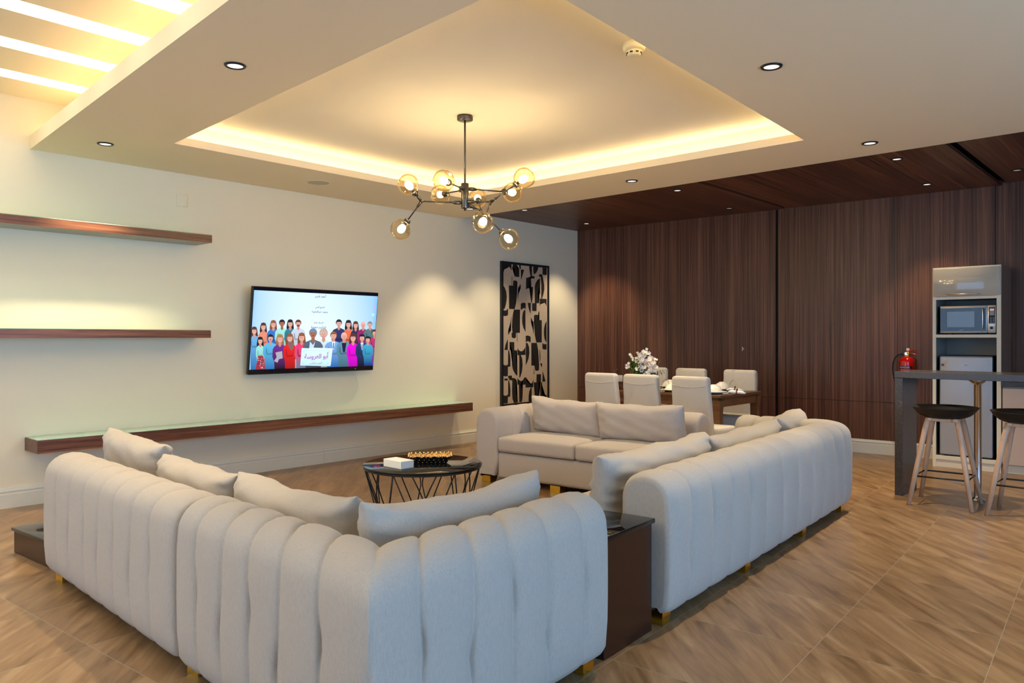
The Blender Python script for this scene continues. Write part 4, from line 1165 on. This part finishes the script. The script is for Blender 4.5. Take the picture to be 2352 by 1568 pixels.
def chair(label, group):
    """slip-covered chair; faces +x, back at x=0"""
    t_ = thing('dining_chair', label, 'chair', (0, 0, 0), 0, group)
    rows = []
    # back cover: closed loops going up
    for (z, hw, xb, xf) in ((.10, .225, -.035, .05), (.30, .218, -.018, .055), (.50, .210, .0, .07), (.70, .198, -.015, .055), (.85, .190, -.030, .040), (.915, .188, -.038, .036), (.938, .182, -.036, .030), (.948, .165, -.025, .018)):
        loop = []
        n = 8
        for (cx_, cy_, a0) in ((xf-.022, hw-.022, 0), (xb+.022, hw-.022, PI/2), (xb+.022, -hw+.022, PI), (xf-.022, -hw+.022, 1.5*PI)):
            for i in range(5):
                a = a0 + (PI/2)*i/4
                loop.append((cx_+.022*math.cos(a), cy_+.022*math.sin(a) + .004*math.sin(z*25+cx_*40), z))
        rows.append(loop)
    b_ = MB(); b_.grid(rows, wrap=True); b_.add(rows[-1], [tuple(range(20))], 0, True); b_.add(rows[0], [tuple(range(19, -1, -1))])
    b_.build('back_cover', M['cover'], t_, fix=True)
    # draped band under the top edge
    pts = [(-.041+.0*abs(i), -.17+.34*i/12, .868-.016*math.sin(PI*i/12)) for i in range(13)]
    MB().tube(pts, .003, 6).build('fold', M['cover'], t_)
    rows = []
    for (z, g) in ((.13, .012), (.25, .008), (.36, .003), (.44, 0), (.468, -.006), (.476, -.03)):
        loop = []
        for (cx_, cy_, a0) in ((.445, .185, 0), (.09, .185, PI/2), (.09, -.185, PI), (.445, -.185, 1.5*PI)):
            for i in range(5):
                a = a0 + (PI/2)*i/4
                r_ = .03+g
                loop.append((cx_+r_*math.cos(a), cy_+r_*math.sin(a)+.003*math.sin(a*7+z*20), z))
        rows.append(loop)
    b_ = MB(); b_.grid(rows, wrap=True); b_.add(rows[-1], [tuple(range(20))], 0, True)
    b_.build('seat_cover', M['cover'], t_, fix=True)
    for (x, y) in ((.0, .17), (.0, -.17), (.42, .17), (.42, -.17)):
        MB().box(x-.02, x+.02, y-.02, y+.02, 0, .40).build('leg', M['leg_wood'], t_)
    return t_
GN = 'beige slip-covered dining chairs'
ch0 = chair('beige covered dining chair on the near side of the table, leftmost of that row', GN)
seats = [(6.36, 4.515, 0, 'beige covered dining chair on the near side of the table, leftmost of that row'),
         (6.37, 4.055, R(1), 'beige covered dining chair in front of the flower vase, back turned to the viewer'),
         (6.33, 3.495, R(-2), 'beige covered dining chair nearest the viewer, back turned, at the right end of the table'),
         (8.02, 4.93, R(180), 'beige covered dining chair across the table, partly behind the flowers'),
         (8.02, 4.42, R(180), 'beige covered dining chair across the table, middle of that row'),
         (8.02, 3.815, R(180), 'beige covered dining chair across the table by the upturned wine glass')]
for i, (x, y, rz, lb) in enumerate(seats):
    c_ = ch0 if i == 0 else copy_tree(ch0)
    c_.location = (x, y, 0); c_.rotation_euler = (0, 0, rz); c_['label'] = lb

# place settings
ZT = .7535
pl0 = tag(MB().lathe([(.001, .004), (.075, .004), (.08, 0), (.085, .002), (.125, .016), (.130, .019), (.126, .021), (.085, .008), (.001, .008)], 40).build('plate', M['porcelain']), 'x', 'plate', 'cream plates on the dining table')
bw0 = tag(MB().lathe([(.082, 0), (.086, .002), (.082, .022), (.066, .050), (.046, .066), (.030, .070), (.030, .078), (.026, .078), (.024, .072), (.001, .071)], 36).build('bowl', M['porcelain']), 'x', 'bowl', 'cream bowls turned over on the plates')
gl0 = thing('wine_glass', 'x', 'wine glass', (0, 0, 0), 0, 'upturned wine glasses')
MB().lathe([(.032, 0), (.038, .03), (.040, .055), (.034, .085), (.018, .105), (.005, .115)], 24, caps=False).build('bowl', M['glass'], gl0)
MB().lathe([(.005, .115), (.0038, .14), (.0038, .195), (.008, .205)], 16).build('stem', M['glass'], gl0)
MB().lathe([(.008, .205), (.033, .209), (.034, .211), (.001, .212)], 24).build('foot', M['glass'], gl0)
nk0 = thing('rolled_napkin', 'x', 'napkin', (0, 0, 0), 0, 'rolled napkins in bronze rings')
b = MB()
b.tube([(-.085, 0, .008), (-.05, 0, .014), (-.01, 0, .017), (.0, 0, .016), (.01, 0, .017), (.05, 0, .018), (.085, 0, .012)], [.006, .015, .016, .013, .016, .018, .010], 12)
b.build('napkin_cloth', M['napkin'], nk0)
b = MB(); b.tube([(0, .019*math.cos(a_*PI/8), .020+.019*math.sin(a_*PI/8)) for a_ in range(16)], .005, 8, closed=True)
b.sphere((0, 0, .045), .010, 10); b.build('napkin_ring', M['bronze'], nk0)
sets = [(6.98, 4.515, -1, 'at the near left chair'), (6.98, 4.055, -1, 'at the near middle chair'), (6.98, 3.60, -1, 'at the chair nearest the viewer'),
        (7.47, 4.80, 1, 'across the table behind the flowers'), (7.46, 4.38, 1, 'across the table at the middle chair'), (7.47, 3.76, 1, 'at the far right corner of the table')]
for i, (x, y, sd, where) in enumerate(sets):
    p = pl0 if i == 0 else copy_tree(pl0); p.location = (x, y, ZT); p['label'] = 'cream plate ' + where
    q = bw0 if i == 0 else copy_tree(bw0); q.location = (x, y, ZT+.008); q['label'] = 'cream bowl turned upside down on its plate ' + where
    n_ = nk0 if i == 0 else copy_tree(nk0); n_.location = (x-.09*sd*1.0, y-.19 if sd > 0 else y-.20, ZT); n_.rotation_euler = (0, 0, R(62+18*(i % 3)))
    n_['label'] = 'white rolled napkin in a bronze ring ' + where
    g_ = gl0 if i == 0 else copy_tree(gl0); g_.location = (x+(-.06 if sd > 0 else .14), y-.155 if sd > 0 else y+.17, ZT); g_.location = (6.86, 4.70, ZT) if i == 0 else g_.location
    g_['label'] = 'wine glass standing upside down ' + where

# flowers
FV = (7.20, 4.545, ZT)
t = thing('vase', 'small dark teal vase in the middle of the dining table', 'vase', FV)
MB().lathe([(.001, 0), (.04, 0), (.055, .03), (.06, .06), (.045, .095), (.038, .105), (.035, .105), (.04, .09)], 28).build('vase_body', M['vase'], t)
t = thing('flower_bouquet', 'bouquet of white blossoms with green and bluish leaves in the vase on the dining table', 'flowers', (FV[0], FV[1], ZT+.10))
rnd = random.Random(5)
stems, leaves, leaves2, petals, buds = MB(), MB(), MB(), MB(), MB()
rx = Vector((.669, -.743, 0))   # across the bouquet
ry = Vector((.743, .669, 0))
def leaf(b_, c, d, l, w_):
    d = Vector(d).normalized(); s_ = d.cross(Vector((rnd.uniform(-1, 1), rnd.uniform(-1, 1), 1))).normalized()*w_
    up = d.cross(s_).normalized()*w_*.3
    c = Vector(c)
    b_.add([c[:], (c+d*l*.45+s_+up)[:], (c+d*l)[:], (c+d*l*.45-s_+up)[:], (c+d*l*.45-up*.5)[:]], [(0,1,4), (1,2,4), (2,3,4), (3,0,4)], 0, True)
def blossom(b_, c, r_):
    c = Vector(c)
    ax = Vector((rnd.uniform(-1, .1), rnd.uniform(-1, .1), rnd.uniform(-.2, .9))).normalized()
    u = ax.orthogonal().normalized(); v = ax.cross(u)
    for k in range(5):
        a = 2*PI*k/5
        d = u*math.cos(a)+v*math.sin(a); e_ = ax.cross(d)
        b_.add([c[:], (c+d*r_*.5+e_*r_*.42+ax*r_*.25)[:], (c+d*r_+e_*r_*.2+ax*r_*.3)[:], (c+d*r_-e_*r_*.2+ax*r_*.3)[:], (c+d*r_*.5-e_*r_*.42+ax*r_*.25)[:]], [(0,1,2,3,4)], 0, True)
    b_.sphere((c+ax*r_*.15)[:], r_*.2, 6)
def at(h, v, d=0): return rx*h + ry*d + Vector((0, 0, v))
# big white mass
for (h, v, s_, n_) in ((.02, .15, .050, 14), (-.045, .13, .045, 12), (.03, .07, .045, 12), (.065, .20, .04, 11), (.0, .265, .04, 10), (.10, .16, .035, 8), (-.02, .20, .035, 8), (.05, .12, .04, 10)):
    for _ in range(int(n_*1.5)):
        p = at(h+rnd.gauss(0, s_*.55), v+rnd.gauss(0, s_*.55), rnd.gauss(0, .04))
        blossom(petals, p, rnd.uniform(.021, .031))
for (h, v) in ((.025, .325), (-.075, .285), (-.055, .27), (-.08, .225), (-.15, .265), (-.125, .225), (-.128, .205), (-.165, .17), (-.172, .14), (-.185, .145), (-.16, .132), (-.19, .125), (-.135, .245)):
    p = at(h, v, rnd.uniform(-.03, .03))
    blossom(buds, p, .018); blossom(buds, p, .014)
    stems.tube([at(0, 0)[:], (at(h*.5, v*.45))[:], p[:]], .0018, 5)
for _ in range(200):
    h = rnd.uniform(-.14, -.03); v = rnd.uniform(.03, .20)
    leaf(leaves, at(h, v+max(0, -h-.08)*.3, rnd.uniform(-.05, .05)), (rnd.uniform(-1, .6), rnd.uniform(-1, 1), rnd.uniform(-.3, 1)), rnd.uniform(.03, .05), .012)
for _ in range(170):
    leaf(leaves2, at(rnd.uniform(-.10, .13), rnd.uniform(-.01, .085), rnd.uniform(-.06, .06)), (rnd.uniform(-1, 1), rnd.uniform(-1, 1), rnd.uniform(-.5, .6)), rnd.uniform(.03, .05), .016)
for k in range(9):
    f = k/8
    p = at(.09+.09*f, .06+.135*f)
    leaf(leaves, p, (rx*(.5 if k % 2 else -.3)+Vector((0, 0, .7)))[:], .03, .009)
    p = at(.10+.115*f, .04+.045*f)
    leaf(leaves2, p, (rx*.4+Vector((0, 0, .9 if k % 2 else -.7)))[:], .035, .010)
stems.tube([at(0, 0)[:], at(.10, .07)[:], at(.18, .20)[:]], .0018, 5); stems.tube([at(0, 0)[:], at(.12, .04)[:], at(.215, .085)[:]], .0018, 5)
stems.build('stems', M['leaf'], t); leaves.build('green_leaves', M['leaf'], t); leaves2.build('bluish_leaves', M['leaf2'], t)
petals.build('blossom_cluster', M['petal'], t); buds.build('small_blossoms', M['petal'], t)

# ================================================================ KITCHEN CORNER
KX = 8.65
KO = (8.85, 1.75, 0)
t = thing('tall_cabinet', 'tall pale edged kitchen cabinet holding a microwave and a fridge', 'cabinet', KO)
KY0, KY1, KZ = 1.452, 2.046, 2.008
b = MB()
b.box(KX, KX+.02, KY1-.030, KY1, 0, KZ-.012); b.box(KX, KX+.02, KY0, KY0+.036, 0, KZ-.012)
b.box(KX, KX+.02, KY0+.036, KY1-.030, 1.304, 1.335); b.box(KX, KX+.02, KY0+.036, KY1-.030, 1.685, 1.712)
b.box(KX, KX+.02, KY0+.036, KY1-.030, .078, .118); b.box(KX+.015, KX+.02, KY0, KY1, 0, .075)
b.box(KX, KX+.02, KY0, KY1, KZ-.012, KZ)
b.build('front_edging', M['cab_edge'], t, KO)
b = MB()
b.box(KX+.02, 9.17, KY0, KY0+.018, 0, KZ-.001); 
b.build('side_panel', M['cab_side'], t, KO)
b = MB()
b.box(KX+.02, 9.17, KY1-.018, KY1, 0, KZ-.001); b.box(KX+.02, 9.17, KY0+.018, KY1-.018, KZ-.02, KZ-.001)
b.box(9.15, 9.17, KY0+.018, KY1-.018, 0, KZ-.02)
for zz in ((.085, .105), (1.31, 1.33), (1.69, 1.708)): b.box(KX+.02, 9.15, KY0+.018, KY1-.018, *zz)
b.build('carcass', M['cab_in'], t, KO)
d_ = MB().rbox(KX-.018, KX-.001, KY0+.004, KY1-.010, 1.714, KZ-.014, .003, 2).build('flap_door', M['cab_gloss'], t, KO)
b = MB(); b.tube([(KX-.045, 1.905, 1.732), (KX-.045, 1.62, 1.732)], .0055, 10)
for y in (1.88, 1.645): b.tube([(KX-.045, y, 1.732), (KX-.016, y, 1.732)], .004, 8)
b.build('handle', M['handle'], d_, KO)

MO = (8.85, 1.75, 1.336)
t = thing('microwave', 'silver microwave oven with dark glass door in the cabinet niche', 'microwave', MO)
my0, my1, mz0, mz1, mx = 1.500, 1.990, 1.346, 1.622, 8.70
MB().rbox(mx+.02, mx+.40, my0+.003, my1-.003, mz0, mz1, .006, 2).build('housing', M['steel'], t, MO)
for (x, y) in ((mx+.06, my0+.04), (mx+.06, my1-.04), (mx+.36, my0+.04), (mx+.36, my1-.04)): MB().lathe([(.012, 1.336), (.012, mz0+.002)], 10, (x, y, 0)).build('foot', M['black'], t, MO)
dr = MB().rbox(mx, mx+.022, 1.577, my1, mz0, mz1, .004, 2).build('door', M['steel'], t, MO)
MB().box(mx-.002, mx+.002, 1.583, my1-.004, mz0+.022, mz1-.022).build('door_glass', M['black_glass'], dr, MO)
MB().box(mx-.0032, mx-.0018, 1.685, 1.925, mz0+.062, mz1-.058).build('window_mesh', mat('dark_window_mesh', (.10, .13, .15), .12, coat=.6), dr, MO)
b = MB(); b.rbox(mx-.030, mx-.016, 1.604, 1.616, mz0+.045, mz1-.032, .004, 2); b.box(mx-.018, mx-.001, 1.606, 1.614, mz0+.05, mz0+.06); b.box(mx-.018, mx-.001, 1.606, 1.614, mz1-.047, mz1-.037)
b.build('door_handle', M['steel'], dr, MO)
cp = MB().rbox(mx, mx+.022, my0, 1.575, mz0, mz1, .004, 2).build('control_panel', M['steel'], t, MO)
MB().box(mx-.001, mx+.001, my0+.010, 1.563, mz0+.095, mz1-.018).build('button_field', M['navy'], cp, MO)
MB().box(mx-.002, mx, my0+.016, 1.557, mz0+.175, mz1-.026).build('display_window', mat('grey_display', (.25, .32, .34), .3), cp, MO)
b = MB()
for k in range(3): b.box(mx-.003, mx-.0018, 1.543-.012*k, 1.551-.012*k, mz1-.052, mz1-.042)
b.build('clock_digits', M['digits'], cp, MO)
b = MB()
for r_ in range(3):
    for c_ in range(2):
        b.box(mx-.002, mx, 1.522+.022*c_-.008, 1.522+.022*c_+.008, mz0+.102+.020*r_, mz0+.114+.020*r_)
b.build('buttons', mat('grey_button', (.16, .20, .25), .4), cp, MO)
b = MB(); ky, kz = 1.5375, mz0+.052
for (r_, d0, mi) in ((.020, .006, 0), (.0135, .013, 1)):
    vs = [(mx-d0, ky+r_*math.cos(2*PI*i/24), kz+r_*math.sin(2*PI*i/24)) for i in range(24)] + [(mx, ky+r_*math.cos(2*PI*i/24), kz+r_*math.sin(2*PI*i/24)) for i in range(24)]
    b.add(vs, [tuple(range(24))] + [(i, (i+1) % 24, 24+(i+1) % 24, 24+i) for i in range(24)], mi)
b.build('dial', [M['white'], M['navy']], cp, MO, fix=True)
b = MB()
for k in range(5): b.box(mx-.0030, mx-.0018, 1.783+.007*k, 1.788+.007*k, mz0+.030, mz0+.037)
b.build('door_mark', mat('grey_mark', (.35, .42, .45), .5), dr, MO)

FR = (8.9, 1.76, .106)
t = thing('refrigerator', 'silver grey under-counter refrigerator with a torn sticker, in the lower niche', 'refrigerator', FR)
fy0, fy1, fz0, fz1, fx = 1.527, 1.992, .125, 1.120, 8.68
MB().rbox(fx+.05, fx+.45, fy0+.005, fy1-.002, fz0-.008, fz1+.004, .006, 2).build('housing', M['fridge_dark'], t, FR)
for (x, y) in ((fx+.09, fy0+.04), (fx+.09, fy1-.04), (fx+.41, fy0+.04), (fx+.41, fy1-.04)): MB().lathe([(.014, .1055), (.014, fz0-.006)], 10, (x, y, 0)).build('foot', M['black'], t, FR)
dr = MB().rbox(fx, fx+.045, fy0, fy1, fz0, fz1, .018, 5).build('door', M['fridge'], t, FR)
b = MB()
b.add([(fx-.0015, y, z) for y, z in ((1.975, .985), (1.925, .985), (1.928, 1.0), (1.933, 1.03), (1.915, 1.055), (1.903, 1.074), (1.925, 1.074), (1.950, 1.058), (1.975, 1.042))], [tuple(range(9))])
b.build('torn_sticker', mat('buff_sticker', (.62, .50, .38), .6), dr, FR)
MB().box(fx-.0024, fx-.0016, 1.948, 1.972, 1.018, 1.040).build('sticker_print', mat('grey_print', (.10, .12, .12), .6), dr, FR)
MB().box(fx-.0015, fx+.002, 1.772, 1.792, 1.026, 1.032).build('badge', M['white'], dr, FR)
MB().box(fx-.0015, fx+.002, 1.735, 1.768, 1.0275, 1.0305).build('badge_lettering', M['black'], dr, FR)

# low units to the right
BO = (8.9, .5, 0)
t = thing('base_cabinet', 'beige low kitchen cabinet to the right of the tall cabinet', 'cabinet', BO)
by1 = KY0-.006
MB().box(KX+.03, 9.17, -.9, by1, .08, .835).build('carcass', M['cab_in'], t, BO)
MB().box(KX+.05, 9.17, -.9, by1, 0, .08).build('plinth', M['cab_edge'], t, BO)
for (a_, c_) in ((.86, by1-.004), (.27, .856), (-.32, .266), (-.9, -.324)):
    MB().rbox(KX+.008, KX+.028, a_, c_, .085, .815, .002, 2, smooth=False).build('door', M['cab_low'], t, BO)
o = MB().rbox(KX-.01, 9.17, -.9, by1, .8355, .88, .003, 2, smooth=False).build('worktop', M['stone']); tag(o, 'dark speckled stone worktop on the low kitchen cabinet', 'worktop')

# bar counter
CB = (7.0, .6, 0)
CROT = R(-2.5)
def cbr(x, y):   # the bar is turned slightly
    v = Matrix.Rotation(CROT, 2) @ Vector((x-6.86, y-1.91)); return (6.86+v.x, 1.91+v.y)
t = thing('bar_counter', 'high dark speckled stone bar counter on a slab leg and chrome posts', 'bar counter', (6.86, 1.91, 0), CROT)
OC = (6.86, 1.91, 0)
MB().rbox(6.86, 7.36, -.9, 1.91, .970, 1.022, .003, 2, smooth=False).build('countertop', M['stone'], t, OC)
MB().rbox(6.862, 7.22, 1.845, 1.907, 0, .969, .003, 2, smooth=False).build('slab_leg', M['stone'], t, OC)
for y_ in (1.36, -.4):
    b = MB()
    b.lathe([(.055, 0), (.055, .006), (.030, .022), (.028, .03), (.028, .925), (.034, .93), (.062, .955), (.064, .9695), (.001, .9695)], 28, (7.11, y_, 0))
    b.build('support_post', M['chrome'], t, OC)

def stool(label):
    t_ = thing('bar_stool', label, 'stool', (0, 0, 0), 0, 'bar stools with black shell seats')
    # shell seat: shallow dish, higher lip at the back
    rows = []
    n = 36
    for i in range(9):
        f = i/8
        row = []
        for k in range(n):
            a = 2*PI*k/n
            rx_, ry_ = .215*f, .235*f
            z = .690 + .072*f**2.6 + .004*math.cos(a)*f**2
            row.append((rx_*math.cos(a), ry_*math.sin(a), z))
        rows.append(row)
    for i in range(9):
        f = 1-i/8
        row = []
        for k in range(n):
            a = 2*PI*k/n
            g = f
            z = .690 + .060*g**2.6 + (.02*abs(math.sin(a))**2)*g**2
            zz = .672 + .088*g**4.5 + .004*math.cos(a)*g**2
            row.append((.212*g*math.cos(a), .232*g*math.sin(a), min(zz, rows[8-i][k][2]-.004)))
        rows.append(row)
    b_ = MB(); b_.grid(rows, wrap=True)
    b_.build('shell_seat', M['matt_black'], t_, fix=True)
    b_ = MB(); b_.rbox(-.12, .12, -.105, -.070, .655, .680, .006, 2); b_.rbox(-.12, .12, .070, .105, .655, .680, .006, 2); b_.rbox(-.105, -.072, -.12, .12, .652, .678, .006, 2); b_.rbox(.072, .105, -.12, .12, .652, .678, .006, 2)
    b_.build('seat_frame', M['leg_wood'], t_)
    for sx in (-1, 1):
        for sy in (-1, 1):
            MB().tube([(sx*.095, sy*.10, .672), (sx*.108, sy*.116, .60), (sx*.155, sy*.165, .30), (sx*.205, sy*.215, .0)], [.020, .021, .019, .016], 12).build('leg', M['leg_wood'], t_)
    fx_, fy_, z = .170, .180, .225
    MB().tube([(fx_, fy_, z), (-fx_, fy_, z), (-fx_, -fy_, z), (fx_, -fy_, z)], .0065, 8, closed=True).build('footrest', M['black'], t_)
    return t_
st = stool('black seated bar stool on pale wooden legs beside the slab leg of the bar')
st.location = (6.735, 1.505, 0); st.rotation_euler = (0, 0, R(2))
s2 = copy_tree(st); s2.location = (6.715, .965, 0); s2.rotation_euler = (0, 0, R(-1))
s2['label'] = 'bar stool cut off by the right edge of the photo'

# fire extinguisher hung on the wood wall
p = wpt(4.402, .095, .80)
t = thing('fire_extinguisher', 'red powder fire extinguisher hung on the wood wall behind the bar', 'fire extinguisher', p, ang)
MB().lathe([(.001, 0), (.070, 0), (.076, .008), (.076, .235), (.072, .262), (.055, .285), (.030, .298), (.018, .302), (.001, .302)], 36).build('cylinder', M['red'], t)
MB().lathe([(.022, .301), (.022, .312), (.014, .316), (.014, .330), (.001, .330)], 20).build('neck', M['yellow'], t)
b = MB(); b.box(-.016, .016, -.014, .014, .318, .345); b.tube([(-.010, 0, .330), (-.035, 0, .328)], .010, 10)
b.build('valve', M['chrome'], t)
b = MB()
b.tube([(-.012, 0, .345), (.03, 0, .362), (.075, 0, .374), (.095, 0, .374)], .005, 8); b.tube([(.005, 0, .336), (.05, 0, .334), (.085, 0, .322), (.098, 0, .316)], .005, 8)
b.build('lever_handles', M['red'], t)
MB().rbox(.004, .026, -.019, -.015, .322, .352, .003, 2).build('safety_tag', M['yellow'], t)
MB().rbox(-.004, .026, .0, .004, .360, .388, .002, 2).build('paper_tag', M['paper'], t)
b = MB(); b.tube([(-.035, 0, .328), (-.075, -.005, .322), (-.115, -.01, .285), (-.135, -.01, .22), (-.138, -.01, .16), (-.128, -.01, .08), (-.105, -.008, 0), (-.09, -.004, -.04)], .0085, 10)
b.build('hose', M['rubber'], t)
def wrap(b_, a0, a1, z0, z1, r_, mi=0, n=14):
    rows = [[(r_*math.sin(a0+(a1-a0)*i/n), -r_*math.cos(a0+(a1-a0)*i/n), z) for i in range(n+1)] for z in (z0, z1)]
    b_.grid(rows, mi)
ca_ = .55      # label centre turned towards the room
b = MB(); wrap(b, -1.2, 1.0, .168, .196, .0765); b.build('label_band', M['navy'], t)
me = text_mesh('POWDER', 1.0, .02)
xs = [v.co.x for v in me.vertices]; ys = [v.co.y for v in me.vertices]
for v in me.vertices:
    a = -.12 + (v.co.x-(max(xs)+min(xs))/2)/(max(xs)-min(xs))*1.45
    z = .182 + (v.co.y-(max(ys)+min(ys))/2)/(max(ys)-min(ys))*.017
    v.co = Vector((.0772*math.sin(a), -.0772*math.cos(a), z))
me.materials.clear(); me.materials.append(M['label_text'])
o = bpy.data.objects.new('label_lettering', me); COL.objects.link(o); o.parent = t
b = MB()
for k, (a0, a1) in enumerate(((-.75, .6), (-.8, .55), (-.6, .55), (-.55, .15), (-.6, .6))): wrap(b, a0, a1, .158-.010*k, .161-.010*k, .0768)
b.build('small_print', M['label_pale'], t)
b = MB(); b.box(-.03, .03, .074, .093, .18, .24); b.build('wall_hook', M['black'], t)
# ================================================================ CHANDELIER
HB = (4.058, 4.13)
t = thing('chandelier', 'black branching chandelier with amber glass globes hanging in the tray ceiling', 'chandelier', (HB[0], HB[1], 2.97))
OO = (HB[0], HB[1], 2.97)
J = {'a1':(4.016,4.133,2.316),'J1':(3.773,4.298,2.31),'K':(4.018,4.145,2.416),'J2':(4.081,3.881,2.298),'a2':(4.08,4.106,2.325),'a3':(4.124,4.131,2.423),'a4':(4.08,4.106,2.315),'J3':(4.175,4.075,2.264)}
GL = {'G1':(3.676,4.331,2.423),'G2':(3.704,4.449,2.108),'G3':(3.712,3.992,2.411),'G4':(4.172,4.527,2.443),'G9':(4.13,3.602,2.436),'G6':(3.897,3.786,2.118),'G8':(4.448,3.996,2.432),'G5':(4.407,4.341,2.424),'G7':(4.28,3.884,2.043)}
MB().lathe([(.001, -.001), (.058, -.001), (.060, -.006), (.060, -.032), (.056, -.036), (.001, -.036)], 36, (HB[0], HB[1], 2.97)).build('canopy', M['gunmetal'], t, OO)
MB().tube([(*HB, 2.935), (*HB, 2.45)], .007, 12).build('rod', M['gunmetal'], t, OO)
MB().lathe([(.001, 2.462), (.027, 2.462), (.029, 2.458), (.029, 2.278), (.027, 2.274), (.008, 2.272), (.008, 2.258), (.001, 2.256)], 24, (*HB, 0)).build('hub', M['gunmetal'], t, OO)
def V(p): return Vector(p)
arms = [('a1', 'J1', ('G1', 'G2')), ('K', None, ('G3',)), ('K', None, ('G4',)), ('a2', 'J2', ('G9', 'G6')), ('a3', None, ('G8',)), ('a4', 'J3', ('G5', 'G7'))]
rnd = random.Random(9)
for (a, j, gs) in arms:
    b = MB()
    hz = J[a][2]
    hub = Vector((*HB, hz))
    A = V(J[a])
    st_ = V(J[j]) if j else A
    first = V(J[j]) if j else V(GL[gs[0]])
    dd = (first-hub).normalized()
    b.tube([(hub+dd*.02)[:], (hub+dd*.045)[:], (hub+dd*.075)[:], (hub+dd*.10)[:]], [.010, .015, .015, .007], 10)
    if j:
        b.tube([(hub+dd*.09)[:], V(J[j])[:]], .0055, 8)
        b.sphere(J[j], .014, 10)
        s0 = V(J[j])
    else:
        s0 = hub+dd*.06
    for g in gs:
        G_ = V(GL[g]); e = (G_-s0).normalized()
        sock = G_ - e*.088
        b.tube([(s0)[:], sock[:]], .0055, 8)
        if j: b.tube([s0[:], (s0+e*.04)[:], (s0+e*.055)[:]], [.012, .011, .007], 8)
        b.tube([(sock-e*.012)[:], sock[:], (sock+e*.016)[:], (sock+e*.022)[:]], [.010, .024, .026, .018], 16)
    b.build('arm', M['gunmetal'], t, OO)
for g, G_ in GL.items():
    G_ = V(G_)
    j = [x for x in arms if g in x[2]][0]
    s0 = V(J[j[1]]) if j[1] else Vector((*HB, J[j[0]][2]))
    e = (G_-s0).normalized()
    u = e.orthogonal().normalized(); v = e.cross(u)
    d1 = Vector((rnd.uniform(-1, 1), rnd.uniform(-1, 1), rnd.uniform(-1, 1))).normalized()
    d2 = Vector((rnd.uniform(-1, 1), rnd.uniform(-1, 1), rnd.uniform(-1, 1))).normalized()
    def shell(r0):
        rows = []
        for i in range(21):
            ph = .30 + (PI-.30)*i/20
            row = []
            for k in range(32):
                th = 2*PI*k/32
                dv = (-e*math.cos(ph) + (u*math.cos(th)+v*math.sin(th))*math.sin(ph))
                r_ = r0
                for dq, am in ((d1, .24), (d2, .20)):
                    c_ = max(0, dv.dot(dq))
                    r_ *= 1 - am*math.exp(-((1-c_)/.09)**1.3)
                row.append((G_+dv*r_)[:])
            rows.append(row)
        return rows
    b = MB(); b.grid(shell(.079), wrap=True)
    gl = b.build('glass_globe', M['glass_amber'], t, OO, fix=True)
    md = gl.modifiers.new('thickness', 'SOLIDIFY'); md.thickness = .0022; md.offset = -1
    b = MB()
    c0 = G_ - e*.068
    b.tube([(c0)[:], (c0+e*.02)[:], (c0+e*.028)[:]], [.011, .011, .008], 12, cap=True)
    b.build('bulb_socket', M['gunmetal'], t, OO)
    b = MB()
    b.tube([(c0+e*.026)[:], (c0+e*.036)[:], (c0+e*.055)[:], (c0+e*.075)[:], (c0+e*.088)[:], (c0+e*.093)[:]], [.010, .020, .027, .026, .016, .004], 14)
    b.build('bulb', M['bulb'], t, OO)
